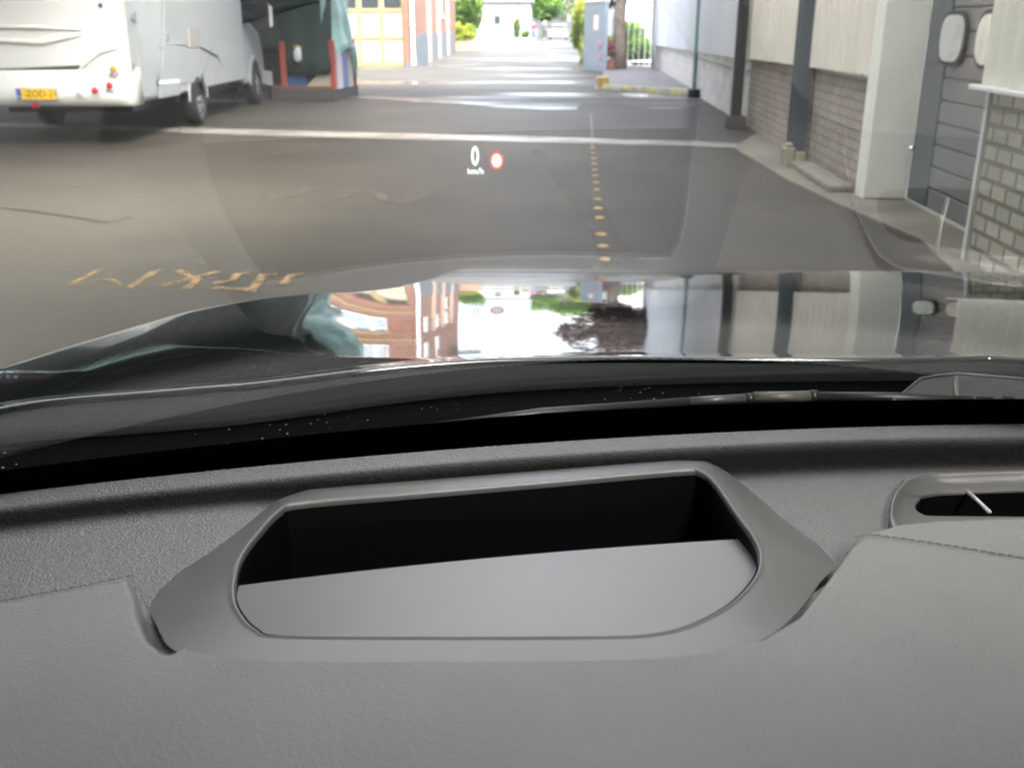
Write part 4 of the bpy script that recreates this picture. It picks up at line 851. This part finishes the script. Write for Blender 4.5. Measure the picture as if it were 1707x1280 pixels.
# pale panel covering the near half of the well
def lineY(u): return 975.5-.1285*(u-401)+4.3e-5*(u-401)**2
pp = [p for p in polar(INN, qa)]
ins = [(835+(p[0]-835)*.986, 945+(p[1]-945)*.974) for p in pp]
low = [p for p in ins if p[1] > lineY(p[0])]; k0 = max(range(len(ins)), key=lambda i: ins[i][1] > lineY(ins[i][0]) and not ins[i-1][1] > lineY(ins[i-1][0]))
seq = [ins[(k0+i) % len(ins)] for i in range(len(ins))]; low = [p for p in seq if p[1] > lineY(p[0])]
u0, u1 = low[-1][0], low[0][0]
top = [(u, lineY(u)) for u in np.linspace(u0, u1, 40)]
zp = lambda v: H+np.interp(v, [890, 1065], [zA-.008, zA+.0012])
poly = [onz(u, v, zp(v)) for u, v in low+top]
mb = MB(); n_ = len(poly); mb.add(poly+[p-np.array([0, 0, .0022]) for p in poly], [tuple(range(n_)), tuple(range(n_, 2*n_))[::-1]]+[(i, (i+1) % n_, n_+(i+1) % n_, n_+i) for i in range(n_)])
mb.build('projector_panel', M_PLT, bez, world=True)
# main height field
gx = np.arange(-.42, .62, .00135); gy = np.arange(.16, .675, .00135); X, Y = np.meshgrid(gx, gy)
s = yF(X)-Y; zb = zB+(1-sstep((X+.20)/.10))*.0085
w = .0265
Z = np.where(s < 0, zA+(s/.0035)*.012-.0008, 0)
ledge = zA-.0012*(1-np.clip(s/.006, 0, 1))**2+.0006*np.sin(np.clip(s/w, 0, 1)*np.pi)
Z = np.where(s >= 0, ledge+(zb-zA)*(.86*sstep(np.clip((s-w+.002)/.011, 0, 1))+.14*sstep(np.clip((s-w-.004)/.022, 0, 1))), Z); Z = np.maximum(Z, -.30)
sd = pdist(X, Y, pad)*np.where(inside(X, Y, pad), 1, -1)
Zp = Z+(zA-Z)*sstep((sd+.0015)/.0065)-.0016*np.exp(-(sd/.0011)**2)*np.where(s > .05, 1, 0)
wave = .0007*np.sin(X*23+1)*np.sin(Y*17)
Z = np.where(s > w+.025, Zp, Z); nb = pdist(X, Y, [tuple(p) for p in wo[::8, :2]]); Z = Z+(np.maximum(Z, zA-.0046)-Z)*sstep((s-.165)/.03)*(1-sstep((nb-.012)/.014))
Z = Z+wave*np.clip(s/.05, 0, 1)*np.clip(pdist(X, Y, [tuple(p) for p in wo[::8, :2]])/.03-.2, 0, 1)
seamR = W2([(1424, 897), (1450, 892), (1500, 898), (1600, 913), (1707, 931), (1900, 965), (2200, 1020)], zA)
seamL = W2([(222, 957), (110, 980), (0, 1000), (-300, 1040)], zA)
for sm in (seamR,): Z -= .0011*np.exp(-(pdist(X, Y, [tuple(p) for p in sm], False)/.0010)**2)
mid = (wo*.45+wi*.55)[:, :2]
hole = inside(X, Y, [tuple(p) for p in mid])
VO = [(1500, 905), (1483, 870), (1484, 846), (1491, 823), (1508, 800), (1540, 790), (1620, 787), (1707, 784), (2000, 790), (2300, 800), (2340, 850), (2300, 905)]
zv = zB+.0055
vo = W2(VO, zv)
vgap = [tuple(p) for p in W2([(1500, 905), (1479, 872), (1479, 845), (1487, 820), (1503, 795), (1538, 785), (1620, 782), (1707, 779), (2000, 785), (2305, 794), (2347, 850), (2300, 905)], zv-.003)]
hole |= inside(X, Y, vgap) & (sd < -.0005)
cell = ~(hole[:-1, :-1] & hole[1:, :-1] & hole[:-1, 1:] & hole[1:, 1:])
cell &= (s[:-1, :-1] > -.006)
ispad = (sd > 0); cp = ispad[:-1, :-1]
shade_f = np.where(s < .05, sstep((s-w+.006)/.009)*(1-sstep((s-w-.006)/.018)), 0)  # mask of the shade painted on the step facing the driver
gridmesh('top_panel', X, Y, Z+H, cell & ~cp, M_TOP, dash, attr=('step_shade', shade_f)); gridmesh('padding', X, Y, Z+H, cell & cp, M_PAD, dash)
# stitching along the two seams
def stitches(name, P, z):
    P = [np.array([p[0], p[1]]) for p in P]; g = MB(); L = np.concatenate([[0], np.cumsum([np.linalg.norm(P[i+1]-P[i]) for i in range(len(P)-1)])])
    q = 0.0
    while q < L[-1]-.004:
        a = [np.interp(q, L, [p[k] for p in P]) for k in (0, 1)]; b = [np.interp(q+.0032, L, [p[k] for p in P]) for k in (0, 1)]
        g.tube([(a[0], a[1], z-.0004), ((a[0]+b[0])/2, (a[1]+b[1])/2, z+.0002), (b[0], b[1], z-.0004)], .00035, 5); q += .0042
    return g.build(name, mat('thread_grey', (.13, .128, .12), .7), dash, smooth=True, world=True)
stitches('stitching', seamR+np.array([0, .0012]), H+zA+.0002); stitches('stitching', seamL, H+zA-.0002)
# air vent at the right
VI = [(1545, 853), (1529, 846), (1526, 836), (1536, 822), (1562, 817), (1620, 814), (1707, 811), (2000, 818), (2230, 826), (2260, 840), (2240, 856), (1900, 856)]
so_ = corner([tuple(p) for p in vo], .004, 3); a_ = resample(so_, 160, start=tuple(vo[3])); b_ = resample(W2(VI, zv-.006), 160, start=tuple(W2([VI[3]], zv-.006)[0]))
if ((a_[1]-a_[0])@(b_[1]-b_[0])) < 0: b_ = np.roll(b_[::-1], 1, 0)
rws = []
for t_, dz in ((0, -.010), (0, 0), (.03, .0006), (.10, .0006), (.16, -.0015), (.4, -.0050), (.8, -.0075), (.95, -.0080), (1, -.0085), (1.0, -.0100)):
    q = a_+(b_-a_)*t_; rws.append(np.concatenate([q, np.full((160, 1), H+zv+dz)], 1))
vent = empty('air_vent', (0, 0, 0)); vent.parent = dash
mb = MB(); mb.add(np.concatenate(rws), [(j*160+i, j*160+(i+1) % 160, (j+1)*160+(i+1) % 160, (j+1)*160+i) for j in range(len(rws)-1) for i in range(160)])
mb.build('vent_frame', M_BEZ, vent, smooth=True, world=True)
q = np.concatenate([b_, np.full((160, 1), H+zv-.0099)], 1); q2 = q.copy(); q2[:, 2] -= .05
mb = MB(); mb.add(np.concatenate([q, q2]), [(i, (i+1) % 160, 160+(i+1) % 160, 160+i) for i in range(160)]+[tuple(range(160, 320))]); mb.build('vent_duct', M_CAV, vent, world=True)
for (u0_, v0_), (u1_, v1_) in (((1612, 818), (1650, 854)), ((1990, 818), (1960, 854))):
    mb = MB(); mb.tube([tuple(onz(u0_, v0_, H+zv-.0085)), tuple(onz((u0_+u1_)/2, (v0_+v1_)/2, H+zv-.0070)), tuple(onz(u1_, v1_, H+zv-.0085))], .0013, 8)
    mb.build('vane', mat('vane_pale', (.42, .42, .42), .35), vent, smooth=True, world=True)
# dark tray below the air gap between dash and glass
xs = np.linspace(-.6, 1.3, 60)
def glassy(x, z): dz = z-zA; return .626+.226*x-.455*x*x-1.19*dz+.0286*x*dz-.896*dz*dz
mb = MB(); vs = []
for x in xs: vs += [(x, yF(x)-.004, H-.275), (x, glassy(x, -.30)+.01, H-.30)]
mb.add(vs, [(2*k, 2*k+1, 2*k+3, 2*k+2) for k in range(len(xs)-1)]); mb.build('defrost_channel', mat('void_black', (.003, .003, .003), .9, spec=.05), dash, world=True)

# ---- windscreen with its black printed band
fr = []
for u, v in [(-300, 830), (0, 785), (400, 737), (700, 707), (850, 693), (1050, 681), (1270, 672), (1500, 667), (1707, 665), (2200, 668)]:
    d = ray(u, v); t_ = .4
    for _ in range(40):
        q = d*t_; g0 = q[1]-glassy(q[0], q[2]); q = d*(t_+1e-4); g1 = q[1]-glassy(q[0], q[2]); t_ -= g0/((g1-g0)/1e-4)
    q = d*t_; fr.append((q[0], q[2]))
zf = lambda x: float(np.interp(x, [p[0] for p in fr], [p[1] for p in fr]))
m = bpy.data.materials.new('windscreen_glass'); m.use_nodes = True; nt = m.node_tree; nt.nodes.remove(nt.nodes['Principled BSDF']); L = nt.links.new
ge = N(nt, 'ShaderNodeNewGeometry'); dt = N(nt, 'ShaderNodeVectorMath', operation='DOT_PRODUCT'); L(ge.outputs['Incoming'], dt.inputs[0]); L(ge.outputs['Normal'], dt.inputs[1])
def mth(op, a, b=None):
    n = N(nt, 'ShaderNodeMath', operation=op)
    for i, q in enumerate((a, b)):
        if q is None: continue
        if isinstance(q, (int, float)): n.inputs[i].default_value = q
        else: L(q, n.inputs[i])
    return n.outputs[0]
c_ = mth('ABSOLUTE', dt.outputs['Value']); f_ = mth('POWER', mth('SUBTRACT', 1.0, c_), 5.0); f_ = mth('MULTIPLY_ADD', f_, .96); f_.node.inputs[2].default_value = .04
f_ = mth('MULTIPLY', f_, 1.9); f_ = mth('MINIMUM', f_, .9)
tb = N(nt, 'ShaderNodeBsdfTransparent'); tb.inputs[0].default_value = (.925, .93, .92, 1); gb = N(nt, 'ShaderNodeBsdfGlossy'); gb.inputs['Roughness'].default_value = 0.0; gb.inputs[0].default_value = (1, 1, 1, 1)
ms_ = N(nt, 'ShaderNodeMixShader'); L(f_, ms_.inputs[0]); L(tb.outputs[0], ms_.inputs[1]); L(gb.outputs[0], ms_.inputs[2]); L(ms_.outputs[0], nt.nodes['Material Output'].inputs[0])
M_GLASS = m
gxs = np.linspace(-.50, 1.22, 110)
def gsheet(name, zlo, zhi, nz, m, parent):
    vs = []; fs = []
    for j in range(nz+1):
        for x in gxs:
            z = zlo(x)+(zhi(x)-zlo(x))*j/nz; vs.append((x, glassy(x, z), H+z))
    n = len(gxs)
    for j in range(nz):
        for i in range(n-1): a = j*n+i; fs.append((a, a+1, a+n+1, a+n))
    return mesh(name, vs, fs, m, parent, True, True)
ws = gsheet('windscreen', zf, lambda x: .17-.02*(x-.38)**2, 60, M_GLASS, car)
gsheet('black_band', lambda x: -.300, zf, 6, mat('printed_band', (.002, .002, .002), .5, spec=.08), ws)
# roof, header and pillars
M_HEAD = mat('headliner', (.10, .10, .095), .9); M_PAINT = mat('black_paint', (.004, .005, .006), .05, coat=.8, spec=.5, bump=1, bs=130, dist=.000012)
mb = MB(); vs = []; ys = np.linspace(0, 2.2, 14)
for x in gxs[::6]:
    z = .17-.02*(x-.38)**2; y0_ = glassy(x, z)+.01
    for k in ys: vs.append((x, y0_-k, H+z+.01+.05*math.sin(min(k, 1)*1.2)))
n = len(gxs[::6]); q = len(ys)
mb.add(vs, [(i*q+j, i*q+j+1, (i+1)*q+j+1, (i+1)*q+j) for i in range(n-1) for j in range(q-1)]); o = mb.build('roof_panel', M_PAINT, car, smooth=True, world=True); rf_ = list(mb.f)
md = o.modifiers.new('s', 'SOLIDIFY'); md.thickness = .02; md.offset = 0
mb = MB(); mb.add([(a, b-.004, c-.016-(.02 if k % q < 1 else 0)) for k, (a, b, c) in enumerate(vs)], rf_); mb.build('headliner', M_HEAD, car, smooth=True, world=True)
for sx in (-.515, 1.235):
    mb = MB(); mb.tube([(sx, glassy(sx, z)-.01, H+z) for z in np.linspace(-.32, .17, 14)], .032, 12); mb.build('pillar', M_PAINT, car, smooth=True, world=True)

M_DOORC = mat('door_card', (.03, .03, .032), .7); M_SEATF = mat('seat_fabric', (.045, .045, .048), .9, bump=.3, bs=300)
for sx, nm in ((-.56, 0), (1.28, 0)):
    mb = MB(); mb.prism([(.62, .45), (.62, 1.06), (.35, 1.10), (-1.1, 1.16), (-2.1, 1.18), (-2.1, .45)], sx-.02, sx+.06 if sx > 0 else sx+.02, lambda a, b, h: (h, a, b)); o = mb.build('door_panel', [M_DOORC], car, bevel=.01, world=True)
    mb = MB(); mb.prism([(-.55, 1.16), (-.62, 1.16), (-.68, 1.59), (-.61, 1.59)], sx-.02, sx+.03, lambda a, b, h: (h, a, b)); mb.build('pillar', M_PAINT, car, world=True)
for cx0 in (-.12, .84):
    mb = MB(); mb.prism(corner([(-.24, .35), (.24, .35), (.25, 1.0), (.2, 1.12), (-.2, 1.12), (-.25, 1.0)], .06, 4).tolist(), -.80, -.66, lambda a, b, h: (cx0+a, h-(b-.35)*.18, b)); st = mb.build('seat', M_SEATF, car, bevel=.03, world=True)
    mb = MB(); mb.prism(corner([(-.13, 1.16), (.13, 1.16), (.13, 1.36), (-.13, 1.36)], .05, 4).tolist(), -.92, -.84, lambda a, b, h: (cx0+a, h, b)); mb.build('headrest', M_SEATF, st, bevel=.02, world=True)
mb = MB(); mb.box(-.54, 1.28, -2.12, -2.0, .4, 1.34); mb.build('rear_seat', M_SEATF, car, bevel=.04, world=True)
mb = MB(); mb.box(-.56, 1.30, -2.2, .6, .30, .36); mb.build('cabin_floor', M_DOORC, car, world=True)
# ---- bonnet
def dpx(v): return PITCH-math.atan((640-v)/F)
sv = [(602, 3.2), (585, 3.0), (560, 4.0), (530, 5.2), (493, 6.8), (478, 7.4), (465, 7.9), (455, 8.3), (448, 9.3), (443, 11.2), (440, 12.4)]
dd_ = np.array([dpx(v) for v, _ in sv]); ss_ = np.radians([q for _, q in sv])
r_, d_ = 1.0, dpx(602); RR = [r_]; ZZ = [-math.tan(d_)*r_]; dend = dpx(441.5); n_ = 400; h_ = (dend-d_)/n_
for _ in range(n_):
    sl_ = float(np.interp(d_, dd_[::-1], ss_[::-1])); r_ += -r_/math.cos(d_)**2/(math.tan(d_)-math.tan(sl_))*h_; d_ += h_; RR.append(r_); ZZ.append(-math.tan(d_)*r_)
sl_ = math.radians(12.0); y_, z_ = RR[-1], ZZ[-1]
while y_ < 2.6:
    y_ += .01; sl_ = min(sl_+R(1.3), R(50)); z_ -= .01*math.tan(sl_); RR.append(y_); ZZ.append(z_)
print('hood crest y %.3f z %.3f' % (RR[n_], ZZ[n_]))
RR = [.70]+RR; ZZ = [ZZ[0]-.30*math.tan(R(1.6))]+ZZ
Pc = lambda y: np.interp(y, RR, ZZ)
Zf = lambda y: -.243+np.where(y < .87, -.0696-.03*(y-.87), -.08*y)-1.2*np.maximum(y-1.45, 0)**2
XE = ([.70, .88, .968, 1.058, 1.163, 1.286, 1.345, 1.405, 1.5, 1.65, 1.9, 2.6], [-.57, -.56, -.542, -.518, -.489, -.429, -.387, -.335, -.285, -.245, -.215, -.20])
hx = np.linspace(-.66, 1.42, 420)
def hood(x, y):
    xm = np.where(x < .40, x, .80-x)      # the other half mirrors this one
    c = Pc(y)-.010*(xm-.40)**2*np.clip((y-1.0)/.5, 0, 1)
    f = Zf(y); b = sstep((-.31-xm)/.18)
    z = c*(1-b)+f*b+.0045*np.exp(-((xm+.35)/.055)**2)
    xe = np.interp(y, *XE)+.012; z = z-np.maximum(xe-xm, 0)**2*14
    return z
def onhood(px, dz=0.0):
    """photo pixels met with the bonnet surface (dz lower)"""
    out = []
    for u, v in px:
        d = ray(u, v); d = d/d[1]; ys_ = np.linspace(.5, 1.6, 1200); gap = ys_*d[2]-(hood(ys_*d[0], ys_)+dz); i_ = int(np.argmax(gap < 0)); out.append((ys_[i_]*d[0], ys_[i_]))
    return out
rc = onhood([(0, 687), (200, 660), (430, 633), (650, 617), (850, 608), (1270, 596), (1707, 595)]); yr = np.polyfit([p[0] for p in rc], [p[1] for p in rc], 3)
y0f = lambda x: np.where(x < .45, np.polyval(yr, x), np.polyval(yr, .9-x)); tt = np.linspace(0, 1, 420)**1.15
X = np.tile(hx, (420, 1)); Y0 = y0f(hx); Y = Y0[None, :]+(2.5-Y0[None, :])*tt[:, None]
Z = hood(X, Y)
print('RC', [(round(float(a), 3), round(float(b), 3), round(float(y0f(np.array(a))), 3), round(float(hood(np.array(a), np.array(b))), 3)) for a, b in rc])
dr_ = Y-Y0[None, :]; Z = Z+.0022*np.clip(1-dr_/.03, 0, 1)**2-.004*np.clip(1-dr_/.004, 0, 1)**2
hd = gridmesh('bonnet', X, Y, Z+H, np.ones((419, 419), bool), M_PAINT, car)
md = hd.modifiers.new('s', 'SOLIDIFY'); md.thickness = .012; md.offset = -1
# ---- cowl: grey trim strip, dusty trough
sc_ = onhood([(0, 727), (200, 707), (430, 688), (650, 665), (850, 646), (1270, 621), (1707, 620)], -.012); yq = np.polyfit([p[0] for p in sc_], [p[1] for p in sc_], 3)
y1f = lambda x: np.polyval(yq, x) if x < .45 else np.polyval(yq, .9-x)
M_TRIM = mat('cowl_trim', (.009, .011, .011), .6, spec=.12, bump=.3, bs=500, dist=.0006)
def dusty():
    m = bpy.data.materials.new('dusty_plastic'); m.use_nodes = True; nt = m.node_tree; b = nt.nodes['Principled BSDF']; L = nt.links.new
    tc = N(nt, 'ShaderNodeTexCoord'); v = N(nt, 'ShaderNodeTexVoronoi'); v.inputs['Scale'].default_value = 105; v.inputs['Randomness'].default_value = 1; L(tc.outputs['Object'], v.inputs['Vector'])
    n = N(nt, 'ShaderNodeTexNoise'); n.inputs['Scale'].default_value = 9; n.inputs['Detail'].default_value = 3; L(tc.outputs['Object'], n.inputs['Vector'])
    r = N(nt, 'ShaderNodeMapRange'); r.inputs['From Min'].default_value = .13; r.inputs['From Max'].default_value = .07; r.inputs['To Min'].default_value = 0; r.inputs['To Max'].default_value = 1; L(v.outputs['Distance'], r.inputs[0])
    r2 = N(nt, 'ShaderNodeMapRange'); r2.inputs['From Min'].default_value = .45; r2.inputs['From Max'].default_value = .62; L(n.outputs[0], r2.inputs[0])
    mu = N(nt, 'ShaderNodeMath', operation='MULTIPLY'); L(r.outputs[0], mu.inputs[0]); L(r2.outputs[0], mu.inputs[1])
    mx = N(nt, 'ShaderNodeMix', data_type='RGBA'); L(mu.outputs[0], mx.inputs['Factor']); mx.inputs['A'].default_value = (.0008, .001, .0012, 1); mx.inputs['B'].default_value = (.22, .23, .25, 1)
    L(mx.outputs['Result'], b.inputs['Base Color']); b.inputs['Roughness'].default_value = .6; b.inputs['Specular IOR Level'].default_value = .015; return m
M_DUST = dusty()
cx_ = np.linspace(-.64, 1.3, 120)
def zrear(x): return float(hood(np.array(x), np.array(float(y0f(np.array(x))))))
mb = MB(); vs = []; prof = 7
for x in cx_:
    a = float(y0f(np.array(x)))-.003; b = y1f(x); z0 = zrear(x)-.0045; z1 = z0-.0075
    for t_, dz in ((0, 0), (.04, .0015), (.45, .0010), (.8, .0012), (.95, 0), (1, -.002), (1.0, -.009)):
        vs.append((x, a+(b-a)*t_, H+z0+(z1-z0)*t_+dz))
mb.add(vs, [(i*prof+j, i*prof+j+1, (i+1)*prof+j+1, (i+1)*prof+j) for i in range(len(cx_)-1) for j in range(prof-1)]); cowl = mb.build('cowl', M_TRIM, car, smooth=True, world=True)
mb = MB(); vs = []
for x in cx_:
    b = y1f(x)+.002; z1 = zrear(x)-.0205; yg = glassy(x, -.30)+.004
    for t_, zz_ in ((0, z1), (.1, z1-.004), (.3, z1-.006), (.32, z1-.003), (1, -.318)): vs.append((x, b+(yg-b)*t_, H+zz_))
mb.add(vs, [(i*5+j, i*5+j+1, (i+1)*5+j+1, (i+1)*5+j) for i in range(len(cx_)-1) for j in range(4)]); mb.build('scuttle_tray', M_DUST, cowl, world=True)
# small round plug on the tray
p = onz(556, 707, H-.365); mb = MB(); n = 20
for k in range(n):
    a, b = 2*math.pi*k/n, 2*math.pi*(k+1)/n; mb.tube([(p[0]+.0065*math.cos(a), p[1]+.0065*math.sin(a), p[2]), (p[0]+.0065*math.cos(b), p[1]+.0065*math.sin(b), p[2])], .0011, 6, False)
mb.build('drain_plug', mat('plug_grey', (.03, .034, .036), .45), cowl, smooth=True, world=True)
# ---- wiper: arm tubes and the moulded foot at the right
wp_ = empty('wiper', (0, 0, 0)); wp_.parent = car; zw = H-.340
def wt(name, px, r_, m):
    mb = MB(); mb.tube([tuple(onz(u, v, zw)) for u, v in px], r_, 10); return mb.build(name, m, wp_, smooth=True, world=True)
wt('wiper_blade', [(700, 716), (900, 688), (1148, 670)], .0045, mat('wiper_rubber', (.012, .014, .015), .45)); wt('arm_tube', [(1149, 669), (1248, 663)], .0042, mat('arm_grey', (.06, .06, .058), .35)); wt('joint', [(1243, 664), (1256, 663)], .0050, M_BLK)
wt('arm_tube', [(1256, 662), (1350, 660)], .0052, mat('arm_pale', (.09, .085, .078), .4)); wt('joint', [(1350, 660), (1362, 660)], .0060, M_BLK); wt('arm_tube', [(1362, 661), (1490, 662), (1620, 668)], .0048, MATS['wiper_rubber'])
mb = MB(); ft = [onz(u, v, zw) for u, v in [(1480, 676), (1510, 650), (1534, 631), (1560, 626), (1595, 622), (1707, 631), (1900, 650), (2000, 680)]]
mb.prism([(p[0], p[1]) for p in ft], zw-.012, zw, None); mb.build('wiper_foot', mat('foot_plastic', (.020, .024, .026), .35), wp_, bevel=.0015, world=True)
mb = MB(); mb.tube([tuple(onz(u, v, zw+.001)) for u, v in [(1480, 675), (1510, 651), (1534, 631), (1560, 626), (1595, 622), (1707, 631), (1900, 650)]], .0012, 6); mb.build('foot_edge', mat('edge_grey', (.07, .075, .075), .4), wp_, smooth=True, world=True)
mb = MB(); mb.tube([tuple(onz(1594, 629, zw+.001)), tuple(onz(1594, 664, zw+.001))], .0028, 8); mb.build('foot_rib', MATS['arm_pale'], wp_, smooth=True, world=True)
for a, b in ((1626, 1655), (1670, 1690)):
    mb = MB(); q = [onz(u, v, zw+.0005) for u, v in [(a, 657), (b, 658), (b+1, 664), (a, 663)]]; mb.prism([(p[0], p[1]) for p in q], zw+.0005, zw+.002); mb.build('foot_slot', M_BLK, wp_, world=True)
# ---- projected speed read-out, seen at its real distance beyond the glass
hu = empty('head_up_image', (0, 0, 0)); hu.parent = car
def emis(name, c, e):
    m = bpy.data.materials.new(name); m.use_nodes = True; nt = m.node_tree; nt.nodes.remove(nt.nodes['Principled BSDF']); q = N(nt, 'ShaderNodeEmission'); q.inputs[0].default_value = (*c, 1); q.inputs[1].default_value = e
    nt.links.new(q.outputs[0], nt.nodes['Material Output'].inputs[0]); return m
M_HW = emis('display_white', (.90, 1, .93), .17); M_HR = emis('display_red', (1, .22, .18), .13); M_HD = emis('display_dark', (.3, .33, .3), .05)
YD = 2.3; off = Vector(rootoff(car)); tilt = math.pi/2
p = Vector(ony(792, 265, YD))-off; z_ = text('speed_digit', '0', .058, p+Vector((0, 0, .004)), (tilt, 0, YAW), M_HW, hu, 0.0008, bold=.0018); z_.scale = (.62, 1, 1)
# thicken the digit like the bright read-out
p = Vector(ony(793, 286, YD))-off; k_ = text('speed_unit', 'km/h', .019, p, (tilt, 0, YAW), M_HW, hu, .0006, bold=.0006)
p = ony(828, 268, YD); mb = MB(); n = 32
def ell(rx, rz, y): return [(p[0]+rx*math.cos(a), p[2]+rz*math.sin(a)) for a in np.linspace(0, 2*math.pi, n, endpoint=False)]
mb.prism(ell(.0165, .0205, 0), p[1], p[1]+.001, lambda a, b, h: (a, h, b)); mb.build('limit_ring', M_HR, hu, world=True)
mb = MB(); mb.prism(ell(.0115, .0150, 0), p[1]-.001, p[1]-.0003, lambda a, b, h: (a, h, b)); mb.build('limit_face', M_HW, hu, world=True)
text('limit_number', '15', .015, Vector((p[0], p[1]-.002, p[2]))-off, (tilt, 0, 0), M_HD, hu, .0003)
